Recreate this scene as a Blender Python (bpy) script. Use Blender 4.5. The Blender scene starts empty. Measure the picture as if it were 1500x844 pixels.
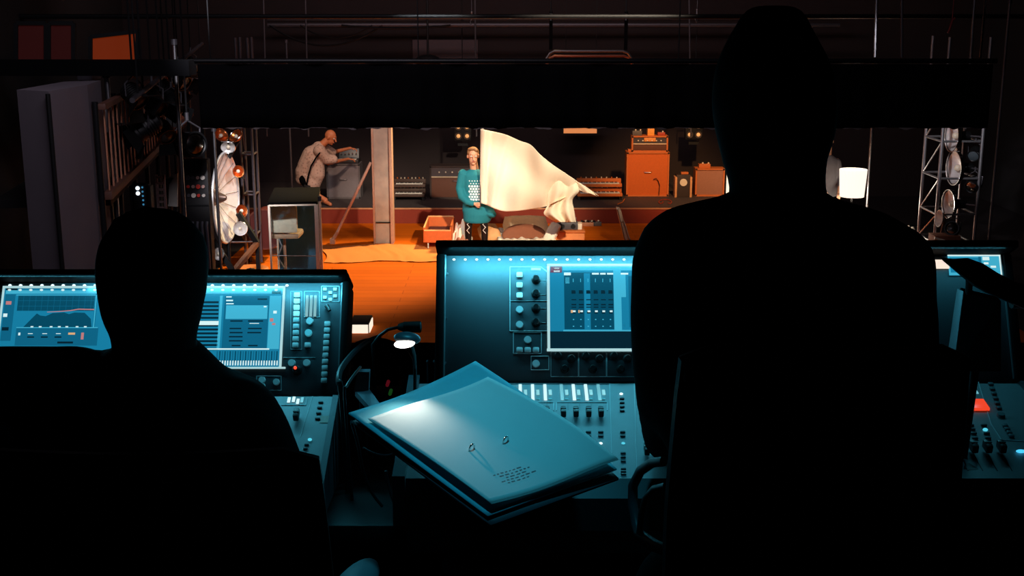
import bpy, bmesh, math, random
from mathutils import Vector, Matrix, Euler
random.seed(7)
SC = bpy.context.scene
COL = SC.collection
# ------------------------------------------------------------------ camera
F, CX, CY = 1800.0, 750.0, 422.0
TH = math.radians(13.0); CT, ST = math.cos(TH), math.sin(TH)
CAMZ = 3.87
cam = bpy.data.cameras.new('camera'); camo = bpy.data.objects.new('camera', cam); COL.objects.link(camo)
camo.location = (0, 0, CAMZ); camo.rotation_euler = (math.radians(90 - 13.0), 0, 0)
cam.sensor_width = 36; cam.lens = F / 1500 * 36; cam.clip_end = 200; cam.clip_start = 0.05
SC.camera = camo
SC.view_settings.view_transform = 'Standard'; SC.view_settings.look = 'None'
SC.view_settings.gamma = 1; SC.view_settings.use_curve_mapping = False
SC.view_settings.exposure = 0.0
w = bpy.data.worlds.new('world'); SC.world = w; w.use_nodes = True
w.node_tree.nodes['Background'].inputs[0].default_value = (0.02, 0.02, 0.03, 1)
w.node_tree.nodes['Background'].inputs[1].default_value = 0.0

def ray(x, y):
    u, v = x - CX, y - CY
    return Vector((u, F * CT - v * ST, -F * ST - v * CT))
def pix(x, y, Y):
    d = ray(x, y); return Vector((0, 0, CAMZ)) + d * (Y / d.y)
def pixz(x, y, z):
    d = ray(x, y); return Vector((0, 0, CAMZ)) + d * ((z - CAMZ) / d.z)
def mpp(Y): return Y / (F * 1.0)       # metres per pixel, roughly

# ------------------------------------------------------------------ lights
def look(o, tgt):
    o.rotation_euler = (Vector(tgt) - o.location).to_track_quat('-Z', 'Y').to_euler()
def spot(name, loc, tgt, power, col, angle, blend=0.6, size=0.15):
    l = bpy.data.lights.new(name, 'SPOT'); l.energy = power; l.color = col
    l.spot_size = math.radians(angle); l.spot_blend = blend; l.shadow_soft_size = size
    o = bpy.data.objects.new(name, l); COL.objects.link(o); o.location = loc; look(o, tgt); return o
def area(name, loc, tgt, power, col, sx, sy):
    l = bpy.data.lights.new(name, 'AREA'); l.shape = 'RECTANGLE'; l.size = sx; l.size_y = sy
    l.energy = power; l.color = col
    o = bpy.data.objects.new(name, l); COL.objects.link(o); o.location = loc; look(o, tgt); return o
spot('key_spot', (3.2, 9.5, 6.4), (-0.2, 20.0, 0.9), 7600, (1, .83, .62), 20, .7)
spot('front_spot', (-1.6, 11.0, 6.4), (-0.55, 20.0, 1.0), 1500, (.86, .95, 1), 10, .5)
spot('post_spot', (0.6, 12.0, 5.2), (-2.1, 20.0, 1.5), 1100, (1, .92, .84), 10, .6)
spot('floor_spot', (1.2, 21.5, 6.4), (-2.5, 17.9, 0), 4900, (1, .72, .36), 40, .8)
spot('amp_spot', (3.4, 15.5, 6.2), (3.1, 23.4, 0.6), 3200, (1, .52, .20), 22, .8)
spot('riser_spot', (-2.5, 15.0, 6.2), (-3.2, 22.6, .9), 1500, (1, .70, .5), 20, .8)
spot('dish_spot', (1.6, 13.4, 4.9), (-3.95, 17.0, 1.25), 1500, (1, .97, .95), 12, .6)
spot('fill_spot', (-4.2, 12.6, 4.9), (-.2, 20.0, .7), 1100, (1, .90, .78), 10, .6)
spot('side_spot', (-2.6, 10.0, 5.2), (-3.7, 17.0, 1.1), 2300, (.95, .93, 1), 17, .8)
spot('tower_spot', (2.5, 13.0, 4.3), (6.8, 18.7, 1.9), 900, (.95, .93, 1), 15, .8)
spot('added_teal_spot', (.0, 1.75, 5.4), (-.05, 1.97, 3.15), 92, (.05, .55, .80), 18, 1.0, .10)  # added overhead; stands in for the teal light of the screens
area('pillar_wash', (-2.0, 8.0, 6.2), (-5.4, 15.0, 2.2), 90, (.92, .85, 1), 2.5, 1.0)  # unseen wash, added so the pillar and gallery show
area('back_light', (-0.5, 18.5, 6.3), (-0.5, 25.0, 3.7), 120, (1, .72, .72), 8, 0.6)

# ------------------------------------------------------------------ materials
def lin(c):
    return tuple(((v / 255) / 12.92 if v / 255 <= .04045 else (((v / 255) + .055) / 1.055) ** 2.4) for v in c)
MATS = {}
def mat(name, c, rough=.6, metal=0, emit=0, noise=.12, scale=30, spec=.5, bump=0.0, trans=0, alpha=1, ecol=None):
    if name in MATS: return MATS[name]
    m = bpy.data.materials.new(name); m.use_nodes = True; nt = m.node_tree
    b = nt.nodes['Principled BSDF']; L = lin(c)
    b.inputs['Roughness'].default_value = rough; b.inputs['Metallic'].default_value = metal
    b.inputs['Specular IOR Level'].default_value = spec
    if trans: b.inputs['Transmission Weight'].default_value = trans
    tc = nt.nodes.new('ShaderNodeTexCoord'); n = nt.nodes.new('ShaderNodeTexNoise'); n.inputs['Scale'].default_value = scale
    n.inputs['Detail'].default_value = 4
    nt.links.new(tc.outputs['Object'], n.inputs['Vector'])
    mr = nt.nodes.new('ShaderNodeMapRange'); mr.inputs[3].default_value = 1 - noise; mr.inputs[4].default_value = 1 + noise
    nt.links.new(n.outputs['Fac'], mr.inputs[0])
    vm = nt.nodes.new('ShaderNodeVectorMath'); vm.operation = 'SCALE'; vm.inputs[0].default_value = L
    nt.links.new(mr.outputs[0], vm.inputs['Scale']); nt.links.new(vm.outputs[0], b.inputs['Base Color'])
    if bump:
        bp = nt.nodes.new('ShaderNodeBump'); bp.inputs['Strength'].default_value = bump
        nt.links.new(n.outputs['Fac'], bp.inputs['Height']); nt.links.new(bp.outputs[0], b.inputs['Normal'])
    if emit:
        b.inputs['Emission Color'].default_value = (*(lin(ecol) if ecol else L), 1); b.inputs['Emission Strength'].default_value = emit
    MATS[name] = m; return m
BLK = mat('black_cloth', (9, 9, 11), .95, spec=.05, bump=.2, scale=80)
BLKP = mat('black_plastic', (14, 15, 17), .55, spec=.3)
BLKM = mat('black_metal', (22, 22, 24), .45, metal=.3)
STEEL = mat('steel', (175, 172, 178), .32, metal=1)
CHROME = mat('chrome', (225, 222, 220), .16, metal=1)
DIMMET = mat('grey_metal', (95, 92, 98), .4, metal=.7)
WHITE = mat('white_paint', (225, 220, 210), .6)
CREAM = mat('cream_cloth', (226, 212, 190), .85, bump=.2, scale=20)
SKIN = mat('skin', (205, 150, 118), .55, noise=.06)
WOODL = mat('pale_wood', (205, 178, 148), .6, scale=12)
ORW = mat('orange_wood', (196, 104, 44), .6, scale=10)  # also carries the orange light on the brown amps
BRN = mat('brown_tolex', (92, 52, 36), .7)
GREYC = mat('grey_grille', (104, 98, 98), .85)
DARKR = mat('dark_red_cloth', (80, 26, 12), .9)

# ------------------------------------------------------------------ mesh tools
WL = {}
def empty(name, loc, label, cat, group=None):
    o = bpy.data.objects.new(name, None); o.empty_display_size = .1; COL.objects.link(o)
    o.location = loc; WL[o.name] = Vector(loc)
    o['label'] = label; o['category'] = cat
    if group: o['group'] = group
    return o
def tag(o, label, cat, group=None):
    o['label'] = label; o['category'] = cat
    if group: o['group'] = group
    return o
def struct(o): o['kind'] = 'structure'; return o

def finish(name, me, mats, parent=None, origin=None, smooth=True, label=None):
    for m in (mats if isinstance(mats, (list, tuple)) else [mats]): me.materials.append(m)
    if parent is not None:
        off = WL[parent.name]
    else:
        off = Vector(origin) if origin is not None else Vector((0, 0, 0))
    o = bpy.data.objects.new(name, me); COL.objects.link(o)
    if parent is not None:
        # origin of the part at its own centre
        if len(me.vertices):
            c = sum((v.co for v in me.vertices), Vector()) / len(me.vertices)
        else: c = off.copy()
        me.transform(Matrix.Translation(-c)); o.location = c - off; o.parent = parent; WL[o.name] = c
    else:
        me.transform(Matrix.Translation(-off)); o.location = off; WL[o.name] = off.copy()
    if smooth:
        me.polygons.foreach_set('use_smooth', [True] * len(me.polygons))
        try: me.set_sharp_from_angle(angle=math.radians(38))
        except Exception: pass
    if label: o['label'] = label
    return o

class MB:
    def __init__(s): s.b = bmesh.new(); s.mi = 0
    def _f(s, vs):
        try:
            f = s.b.faces.new(vs); f.material_index = s.mi; return f
        except ValueError: return None
    def poly(s, pts): return s._f([s.b.verts.new(p) for p in pts])
    def box(s, c, size, rot=None, bev=0):
        M = Matrix.Translation(Vector(c)) @ (Euler(rot).to_matrix().to_4x4() if rot else Matrix())
        return s.boxm(M, size, bev)
    def boxm(s, M, size, bev=0):
        t = bmesh.new(); bmesh.ops.create_cube(t, size=1)
        for v in t.verts: v.co = Vector((v.co.x * size[0], v.co.y * size[1], v.co.z * size[2]))
        if bev: bmesh.ops.bevel(t, geom=t.edges[:], offset=min(bev, min(size) * .45), segments=2, affect='EDGES', profile=.6)
        s.merge(t, M); return s
    def merge(s, t, M=Matrix()):
        mp = {}
        for v in t.verts: mp[v] = s.b.verts.new(M @ v.co)
        for f in t.faces: s._f([mp[v] for v in f.verts])
        t.free()
    def ring(s, c, a, b_, n=16):
        return [s.b.verts.new(c + a * math.cos(2 * math.pi * i / n) + b_ * math.sin(2 * math.pi * i / n)) for i in range(n)]
    def bridge(s, r1, r2):
        n = len(r1)
        for i in range(n): s._f([r1[i], r1[(i + 1) % n], r2[(i + 1) % n], r2[i]])
    def cyl(s, p0, p1, r0, r1=None, n=14, cap=True):
        p0, p1 = Vector(p0), Vector(p1); r1 = r0 if r1 is None else r1
        d = (p1 - p0).normalized(); a = d.orthogonal().normalized(); b_ = d.cross(a)
        A = s.ring(p0, a * r0, b_ * r0, n); B = s.ring(p1, a * r1, b_ * r1, n); s.bridge(A, B)
        if cap: s._f(A[::-1]); s._f(B)
        return s
    def tube(s, pts, r, n=8, closed=False):
        pts = [Vector(p) for p in pts]; R = []; prev = None
        for i, p in enumerate(pts):
            if closed: d = pts[(i + 1) % len(pts)] - pts[i - 1]
            else: d = pts[min(i + 1, len(pts) - 1)] - pts[max(i - 1, 0)]
            d.normalize()
            a = d.orthogonal().normalized() if prev is None else (prev - d * prev.dot(d)).normalized()
            prev = a; rr = r[i] if isinstance(r, (list, tuple)) else r
            R.append(s.ring(p, a * rr, d.cross(a) * rr, n))
        for i in range(len(R) - 1): s.bridge(R[i], R[i + 1])
        if closed: s.bridge(R[-1], R[0])
        else: s._f(R[0][::-1]); s._f(R[-1])
        return s
    def sph(s, c, r, rot=None, n=16):
        if not isinstance(r, (tuple, list)): r = (r, r, r)
        t = bmesh.new(); bmesh.ops.create_uvsphere(t, u_segments=n, v_segments=max(6, n * 2 // 3), radius=1)
        M = Matrix.Translation(Vector(c)) @ (Euler(rot).to_matrix().to_4x4() if rot else Matrix()) @ Matrix.Diagonal((*r, 1))
        s.merge(t, M); return s
    def lathe(s, c, ax, prof, n=32, capa=False, capb=False):
        """prof = [(r, h)] along axis ax"""
        c = Vector(c); ax = Vector(ax).normalized(); a = ax.orthogonal().normalized(); b_ = ax.cross(a); R = []
        for r, h in prof: R.append(s.ring(c + ax * h, a * max(r, 1e-4), b_ * max(r, 1e-4), n))
        for i in range(len(R) - 1): s.bridge(R[i], R[i + 1])
        if capa: s._f(R[0][::-1])
        if capb: s._f(R[-1])
        return s
    def loft(s, secs, n=24, p=2.0):
        """secs = [(centre, rx, ry)] horizontal superellipse rings"""
        R = []
        for c, rx, ry in secs:
            c = Vector(c); L = []
            for i in range(n):
                t = 2 * math.pi * i / n; ct, st = math.cos(t), math.sin(t)
                L.append(s.b.verts.new(c + Vector((rx * math.copysign(abs(ct) ** (2 / p), ct), ry * math.copysign(abs(st) ** (2 / p), st), 0))))
            R.append(L)
        for i in range(len(R) - 1): s.bridge(R[i], R[i + 1])
        s._f(R[0][::-1]); s._f(R[-1]); return s
    def prism(s, pts, d):
        """polygon (list of points) extruded by vector d"""
        d = Vector(d); A = [s.b.verts.new(Vector(p)) for p in pts]; B = [s.b.verts.new(Vector(p) + d) for p in pts]
        s._f(A[::-1]); s._f(B)
        for i in range(len(A)): s._f([A[i], A[(i + 1) % len(A)], B[(i + 1) % len(A)], B[i]])
        return s
    def grid(s, fn, nu, nv, thick=None):
        V = [[s.b.verts.new(fn(i / nu, j / nv)) for j in range(nv + 1)] for i in range(nu + 1)]
        for i in range(nu):
            for j in range(nv): s._f([V[i][j], V[i + 1][j], V[i + 1][j + 1], V[i][j + 1]])
        return s
    def build(s, name, mats, parent=None, origin=None, smooth=True, label=None, solid=0, sub=0):
        bmesh.ops.recalc_face_normals(s.b, faces=s.b.faces[:])
        me = bpy.data.meshes.new(name); s.b.to_mesh(me); s.b.free()
        if origin is None and parent is None and len(me.vertices):
            xs = [v.co for v in me.vertices]
            origin = ((min(v.x for v in xs) + max(v.x for v in xs)) / 2, (min(v.y for v in xs) + max(v.y for v in xs)) / 2, min(v.z for v in xs))
        o = finish(name, me, mats, parent, origin, smooth, label)
        if solid: m = o.modifiers.new('s', 'SOLIDIFY'); m.thickness = solid; m.offset = 0
        if sub: m = o.modifiers.new('u', 'SUBSURF'); m.levels = sub; m.render_levels = sub
        return o

def flesh(name, fn, mats, parent=None, voxel=.012, smooth=6, origin=None, label=None):
    """union of overlapping solids as one continuous surface"""
    b = MB(); fn(b); me = bpy.data.meshes.new(name); bmesh.ops.recalc_face_normals(b.b, faces=b.b.faces[:]); b.b.to_mesh(me); b.b.free()
    t = bpy.data.objects.new('tmp', me); COL.objects.link(t)
    m = t.modifiers.new('r', 'REMESH'); m.mode = 'VOXEL'; m.voxel_size = voxel
    if smooth: k = t.modifiers.new('k', 'SMOOTH'); k.iterations = smooth; k.factor = .5
    dg = bpy.context.evaluated_depsgraph_get(); dg.update()
    me2 = bpy.data.meshes.new_from_object(t.evaluated_get(dg)); bpy.data.objects.remove(t)
    o = finish(name, me2, mats, parent, origin, smooth=False, label=label)
    me2.polygons.foreach_set('use_smooth', [True] * len(me2.polygons)); return o

def limb(b, pts, rad):
    """tapered joined capsules"""
    pts = [Vector(p) for p in pts]
    for i in range(len(pts) - 1): b.cyl(pts[i], pts[i + 1], rad[i], rad[i + 1], 14)
    for p, r in zip(pts, rad): b.sph(p, r, n=14)
def hand(b, wrist, d, nrm, side, curl=.5, s=1.0):
    """palm, four unequal bent fingers and a thumb; d = towards fingertips, nrm = out of the back of the hand, side = towards the thumb"""
    wrist, d, nrm = Vector(wrist), Vector(d).normalized(), Vector(nrm).normalized()
    nrm = (nrm - d * nrm.dot(d)).normalized(); t = d.cross(nrm) * side
    for k in range(4):
        off = t * (.030 - .019 * k) * s
        kn = wrist + d * .085 * s + off
        limb(b, [wrist + off * .6, kn], [.013 * s, .012 * s])
        L = (.072, .080, .074, .058)[k] * s; a = 0; p = kn; P = [p]
        for seg in (.45, .32, .23):
            a += curl * (.9 if seg > .4 else 1.1)
            p = p + (d * math.cos(a) - nrm * math.sin(a)) * L * seg; P.append(p)
        limb(b, P, [.0105 * s, .0095 * s, .0088 * s, .0078 * s])
    base = wrist + d * .028 * s + t * .028 * s
    k1 = base + (d * .7 + t * .7 - nrm * .25).normalized() * .038 * s
    k2 = k1 + (d * .9 + t * .15 - nrm * (.3 + curl * .5)).normalized() * .032 * s
    limb(b, [wrist + t * .012 * s, base, k1, k2], [.015 * s, .015 * s, .0115 * s, .0095 * s])
def head(b, c, f, up=(0, 0, 1), s=1.0, neck=None):
    """skull, jaw, nose, brow, ears; c = centre, f = facing"""
    c, f, up = Vector(c), Vector(f).normalized(), Vector(up).normalized()
    up = (up - f * up.dot(f)).normalized(); r = f.cross(up)
    def P(x, y, z): return c + (r * x + f * y + up * z) * s
    M = Matrix((r, f, up)).transposed().to_4x4()
    rot = M.to_euler()
    b.sph(P(0, -.008, .025), (.074 * s, .094 * s, .092 * s), rot)
    b.sph(P(0, .022, -.045), (.056 * s, .062 * s, .070 * s), rot)
    b.sph(P(0, .060, -.092), (.024 * s, .022 * s, .018 * s), rot)
    limb(b, [P(0, .088, .018), P(0, .112, -.022)], [.009 * s, .015 * s])
    b.sph(P(0, .080, .040), (.045 * s, .014 * s, .010 * s), rot)
    b.sph(P(0, .086, -.056), (.022 * s, .010 * s, .009 * s), rot)
    for q in (-1, 1): b.sph(P(q * .076, -.004, -.002), (.010 * s, .020 * s, .031 * s), rot)
    if neck is not None: limb(b, [P(0, -.018, -.04), Vector(neck)], [.054 * s, .060 * s])
def eyes(parent, c, f, up=(0, 0, 1), s=1.0):
    c, f, up = Vector(c), Vector(f).normalized(), Vector(up).normalized()
    up = (up - f * up.dot(f)).normalized(); r = f.cross(up)
    for q in (-1, 1):
        b = MB(); b.mi = 0; b.sph(c + (r * q * .031 + f * .079 + up * .012) * s, .0125 * s, n=10)
        b.mi = 1; b.sph(c + (r * q * .031 + f * .0885 + up * .012) * s, .0060 * s, n=8)
        b.build('eye', [mat('eye_white', (225, 215, 205), .3), mat('iris', (40, 28, 20), .3)], parent)
    b = MB(); b.sph(c + (f * .0925 + up * -.055) * s, (.021 * s, .006 * s, .006 * s), Matrix((r, f, up)).transposed().to_euler(), n=10)
    b.build('lips', mat('lips', (150, 70, 62), .5), parent)
# ================================================================== THE SETTING
def slab(name, x0, x1, y0, y1, z0, z1, m):
    b = MB(); b.box(((x0 + x1) / 2, (y0 + y1) / 2, (z0 + z1) / 2), (x1 - x0, y1 - y0, z1 - z0)); return struct(b.build(name, m, smooth=False))
def plank_mat(name, c, c2, sc, rough=.55):
    m = mat(name, c, rough, noise=.10, scale=2.5); nt = m.node_tree; b = nt.nodes['Principled BSDF']
    src = b.inputs['Base Color'].links[0].from_socket
    tc = nt.nodes.new('ShaderNodeTexCoord'); wv = nt.nodes.new('ShaderNodeTexBrick')
    wv.inputs['Scale'].default_value = sc; wv.inputs['Mortar Size'].default_value = .008
    wv.inputs['Brick Width'].default_value = 2.4; wv.inputs['Row Height'].default_value = .22
    wv.inputs['Color1'].default_value = (1, 1, 1, 1); wv.inputs['Color2'].default_value = (.86, .84, .80, 1); wv.inputs['Mortar'].default_value = (.72, .68, .66, 1)
    nt.links.new(tc.outputs['Object'], wv.inputs['Vector'])
    mx = nt.nodes.new('ShaderNodeVectorMath'); mx.operation = 'MULTIPLY'
    nt.links.new(src, mx.inputs[0]); nt.links.new(wv.outputs['Color'], mx.inputs[1]); nt.links.new(mx.outputs[0], b.inputs['Base Color'])
    return m
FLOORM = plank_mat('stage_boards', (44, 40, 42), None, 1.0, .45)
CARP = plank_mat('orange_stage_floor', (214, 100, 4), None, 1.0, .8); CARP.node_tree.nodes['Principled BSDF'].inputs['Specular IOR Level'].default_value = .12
WALLB = mat('dark_back_wall', (38, 28, 29), .9, noise=.25, scale=1.2)
WALLD = mat('dark_side_wall', (20, 18, 20), .9, noise=.3, scale=2)
slab('floor', -10, 10, 2.9, 26, -.2, 0, FLOORM)
b = MB(); b.poly([(-2.95, 13, .008), (6.2, 13, .008), (6.2, 21.92, .008), (-4.4, 21.92, .008), (-4.4, 17.6, .008), (-3.2, 16.2, .008)])  # right edge cut short; the dim floor beyond is put into its shape
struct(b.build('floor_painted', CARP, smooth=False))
slab('wall_back', -10, 10, 25.2, 25.5, 0, 6.8, WALLB)
slab('wall_right', 9.6, 9.9, -1.5, 25.5, 0, 6.8, WALLD)
# left wall follows the gallery, turned about ten degrees inward
wa = Vector((-5.1, 9, 0)); wb = Vector((-7.8, 25.2, 0)); dn = (wb - wa).normalized(); nn = Vector((-dn.y, dn.x, 0))
b = MB(); b.prism([wa, wb, wb + nn * .3, wa + nn * .3], (0, 0, 6.8)); struct(b.build('wall_left', WALLD, smooth=False))
slab('wall_side', -5.6, -5.3, -1.5, 9.2, 0, 6.8, WALLD)
slab('ceiling', -10, 10, -1.5, 25.5, 6.8, 7.0, WALLD)
slab('wall_rear', -10, 10, -1.8, -1.5, 0, 6.8, WALLD)
# control booth
slab('floor_booth', -5.2, 9.5, -1.5, 2.9, 2.0, 2.15, mat('booth_floor', (10, 10, 12), .9))
slab('wall_booth', -5.2, 9.5, 2.9, 3.02, 0, 3.03, mat('booth_wall', (8, 8, 10), .9))
# riser at the back of the stage
RZ = .29
slab('trim_1', -5.2, 5.4, 21.95, 25.2, 0, RZ, mat('riser_black', (58, 50, 50), .7))
b = MB(); b.box((.1, 21.935, RZ - .012), (10.6, .02, .024)); struct(b.build('trim_2', mat('riser_edge', (190, 130, 90), .5)))
b = MB(); b.box((.1, 21.94, .13), (10.6, .016, .26)); struct(b.build('trim_3', mat('riser_front', (128, 40, 16), .8)))
# concrete pillar on the left with its dark seam
PM = mat('pale_plaster', (104, 94, 102), .85, noise=.12, scale=3)
p0, p1, p2 = pix(36, 260, 11.2), pix(82, 260, 11.0), pix(138, 260, 11.9)
b = MB(); b.prism([(p0.x, p0.y, 0), (p1.x, p1.y, 0), (p2.x, p2.y, 0), (p2.x - .1, 12.6, 0), (p0.x, 12.4, 0)], (0, 0, 3.12))
struct(b.build('wall_pillar', PM, smooth=False))
b = MB(); b.tube([(p1.x, 10.97, 0), (p1.x, 10.97, 3.1)], .022); 
tag(b.build('conduit', BLKM), 'thin dark conduit running down the front edge of the grey plaster pillar', 'conduit')
# beam above the pillar and the gallery windows that glow orange
a0, a1 = pix(20, 90, 12.9), pix(296, 90, 12.9)
slab('trim_4', a0.x - 2.5, a1.x - .1, 12.75, 13.05, a0.z - .14, a0.z + .015, BLK)
GLO = mat('orange_blind', (90, 30, 8), .9, emit=.40, noise=.25, scale=1.6, ecol=(140, 46, 8))
GLD = mat('dim_red_blind', (60, 12, 8), .9, emit=.30, noise=.25, scale=1.6, ecol=(48, 8, 6))
def window(n, x0, y0, x1, y1, Y, m, skew=0):
    A, B, C_, D = pix(x0, y0 + skew, Y), pix(x1, y0, Y), pix(x1, y1, Y), pix(x0, y1, Y)
    r = empty('window_%d' % n, (A + C_) / 2, 'glowing blind', 'window'); del r['label']; del r['category']; struct(r)
    b = MB(); b.prism([A, B, C_, D], (0, .03, 0)); b.build('window_blind', m, r, smooth=False)
    b = MB(); t = .03
    for P, Q in ((A, B), (B, C_), (C_, D), (D, A)): b.cyl(P, Q, t, n=4)
    b.build('window_frame', BLKM, r, smooth=False)
window(1, 133, 46, 202, 90, 13.3, GLO, 8)
window(2, 72, 34, 108, 92, 13.3, GLD)
window(3, 24, 34, 68, 92, 13.3, GLD)
CEIL = 6.8
def hang(r, pts, rad=.006, name='suspension_cable'):
    for p in pts:
        b = MB(); b.cyl(p, (p[0], p[1], CEIL - .004), rad, n=6); b.build(name, BLKM, r)
# ------------------------------------------------------------------ hanging black border across the stage
def fold(u, v): 
    x = -3.02 + u * 7.64
    return Vector((x, 12.0 + .035 * math.sin(x * 9) + .02 * math.sin(x * 23 + 1) * (1 - v * .5), 2.70 + .61 * v))
b = MB(); b.grid(fold, 220, 4); r = b.build('masking_border', BLK, solid=.012)
tag(r, 'long pleated black masking border hanging across the whole stage', 'curtain')
b = MB(); b.cyl((-3.05, 12.0, 3.34), (4.66, 12.0, 3.34), .024); bp_ = b.build('batten', BLKM, r)
hang(r, [(x, 12.0, 3.35) for x in (-2.9, -.9, 1.6, 4.5)])
b = MB(); b.grid(lambda u, v: Vector((-3.0 + u * 7.6, 11.99 + .035 * math.sin((-3.0 + u * 7.6) * 9), 2.702 - v * (.004 + .016 * max(0, math.sin(u * 61) * math.sin(u * 143 + 2) + .3 * math.sin(u * 400))))), 400, 1)
b.build('hem_highlights', mat('highlight_grey', (120, 108, 108), .8), r)  # ragged pale strip paints the highlights along the border's lower edge
# ------------------------------------------------------------------ pipes, cables and rods up by the back wall
def rod(name, P, Q, r_, m, label, cat='cable', group=None, knob=None):
    b = MB(); b.cyl(P, Q, r_, n=8)
    return tag(b.build(name, m), label, cat, group)
rod('ceiling_pipe', pix(392, 37, 24.0), pix(1230, 37, 24.0), .045, DIMMET, 'long grey horizontal pipe high on the back wall, lower of two', 'pipe')
rod('ceiling_pipe', pix(392, 29, 24.4), pix(1230, 27, 24.4), .04, mat('dark_pipe', (50, 44, 46), .6), 'dark horizontal pipe running just above the lower grey pipe', 'pipe')
rod('support_rail', (-6.3, 16, 3.72), (9.7, 16, 3.72), .03, BLKM, 'thin black rail crossing at the very top of the stage opening', 'rail')
def sag(x0, y0, x1, y1, d, Y, r_, m, label, n=16):
    b = MB(); P = []
    for i in range(n + 1):
        t = i / n; P.append(pix(x0 + (x1 - x0) * t, y0 + (y1 - y0) * t + d * 4 * t * (1 - t), Y))
    b.tube(P, r_, 6); return tag(b.build('cable', m), label, 'cable')
sag(395, 37, 560, 37, 30, 23.97, .02, BLKM, 'dark cable sagging deepest from the horizontal pipes on the back wall')
sag(440, 37, 545, 37, 19, 23.95, .014, BLKM, 'shorter dark cable sagging inside the deeper loop on the back wall')
sag(500, 37, 660, 37, 5, 23.95, .02, BLKM, 'black cable running along the horizontal pipes before the back wall', 10)
for k, (x, y0, y1, x2, t) in enumerate([(387, 45, 200, 391, 'left of the cable loops'), (448, 28, 200, 452, 'under the cable loops'), (696, 20, 200, 698, 'above the performer'),
                                      (1010, 30, 200, 1012, 'above the right four-lamp blinder'), (1284, 6, 84, 1282, 'right of the standing operator, near the top'), (1427, 8, 84, 1422, 'above the right truss tower'),
                                      (1441, 30, 84, 1436, 'shorter of the pair above the right truss tower'), (1321, 46, 84, 1321, 'faintest of the rods right of the standing operator')]):
    Y = 22.5 if y1 > 100 else 15
    A, B_ = pix(x, y0, Y), pix(x2, y1, Y); A = B_ + (A - B_) * ((6.8 - B_.z) / (A.z - B_.z))
    rod('hanging_rod', (A.x, Y, 6.8), pix(x2, y1, Y), .016 if k != 4 else .02, DIMMET if k < 4 or k == 7 else STEEL, 'thin grey vertical rod hanging ' + t, 'rod', 'rods hanging over the stage')
# flown pipe rack held by two straps
r = empty('flown_frame', pix(862, 80, 20), 'steel pipe frame flown on two black straps above the stage', 'frame')
b = MB(); P = lambda x, y, Y=20: pix(x, y, Y)
b.tube([P(798, 90), P(806, 78), P(812, 75), P(912, 75), P(920, 78), P(928, 90)], .022); b.build('upper_pipe', STEEL, r)
b = MB(); b.tube([P(800, 96, 19.6), P(806, 85, 19.6), P(812, 82, 19.6), P(914, 82, 19.6), P(922, 85, 19.6), P(927, 96, 19.6)], .02); b.build('lower_pipe', mat('copper_pipe', (190, 120, 96), .35, metal=.9), r)
hang(r, [P(807, 24), P(917, 24)], .012)
for x in (807, 917):
    b = MB(); b.box((P(x, 45) + P(x, 45)) / 2 + Vector((0, 0, 0)), (.055, .02, P(x, 20).z - P(x, 76).z)); b.build('strap', BLK, r)
    b = MB(); b.cyl(P(x, 30, 19.95), P(x, 24, 19.95), .02); b.cyl(P(x, 22, 19.95), P(x, 20, 19.95), .026); b.build('shackle', STEEL, r)
for x, y in ((691, 24), (1021, 20)):
    b = MB(); p = pix(x, y, 23); b.cyl(p + Vector((0, 0, .06)), p - Vector((0, 0, .05)), .018); b.sph(p + Vector((0, 0, .07)), .025); b.cyl(p, (p.x, p.y, 6.8), .005); b.tube([p - Vector((0, 0, .05)), p - Vector((.03, 0, .1)), p - Vector((0, 0, .16))], .008)
    tag(b.build('pipe_hook', STEEL), 'small steel pipe hook on the upper pipe ' + ('above the performer' if x < 800 else 'beside the standing operator head'), 'hook')
b = MB(); c = pix(627, 90, 22.8); b.sph(c, (.24, .2, .13)); b.cyl(c, (c.x, c.y, 6.8), .02)
r = b.build('hanging_lamp', BLKM); tag(r, 'dark domed lamp hanging by the pale wall panel, above the border', 'lamp')
b = MB(); A = pix(604, 62, 25.1); B_ = pix(700, 92, 25.1); b.box(((A.x + B_.x) / 2, 25.17, (A.z + B_.z) / 2 - .1), (B_.x - A.x, .05, A.z - B_.z + .3))
tag(b.build('wall_panel', mat('wall_panel', (84, 72, 76), .9)), 'pale rectangular panel on the back wall behind the hanging lamp', 'panel')
# blinder lamps and the glowing softlight at the back
def blinder(x, y, label):
    c = pix(x, y, 24.3); r = empty('blinder_lamp', c, label, 'stage lamp', 'four-bulb blinders on the back wall')
    b = MB(); b.box(c, (.34, .14, .38), bev=.01); b.box(c + Vector((0, -.02, -.26)), (.2, .1, .05)); b.build('housing', BLKM, r)
    for i in (-1, 1):
        for j in (-1, 1):
            q = c + Vector((i * .085, -.075, j * .09 - .0))
            b = MB(); b.lathe(q, (0, -1, 0), [(.03, -.02), (.055, .0), (.064, .02), (.068, .02)], 16, capa=True); k = b.build('reflector', DIMMET, r)
            b = MB(); b.sph(q + Vector((0, -.012, 0)), .04, n=12); b.build('bulb', mat('warm_bulb', (255, 190, 120), .4, emit=.55 if True else 0, ecol=(255, 180, 110)), r)
    hang(r, [c + Vector((0, 0, .34))], .01)
    b = MB(); b.tube([c + Vector((-.2, 0, .1)), c + Vector((-.2, 0, .34)), c + Vector((.2, 0, .34)), c + Vector((.2, 0, .1))], .012); b.build('yoke', BLKM, r)
blinder(678, 192, 'four-bulb blinder lamp on the back wall above the performer')
blinder(1016, 190, 'four-bulb blinder lamp on the back wall above the small combo amplifier')
c = pix(850, 186, 24.6); r = empty('softlight', c, 'glowing orange rectangular softlight hanging at the back wall', 'stage lamp')
hang(r, [c + Vector((-.3, .05, .1)), c + Vector((.3, .05, .1))])
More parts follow.
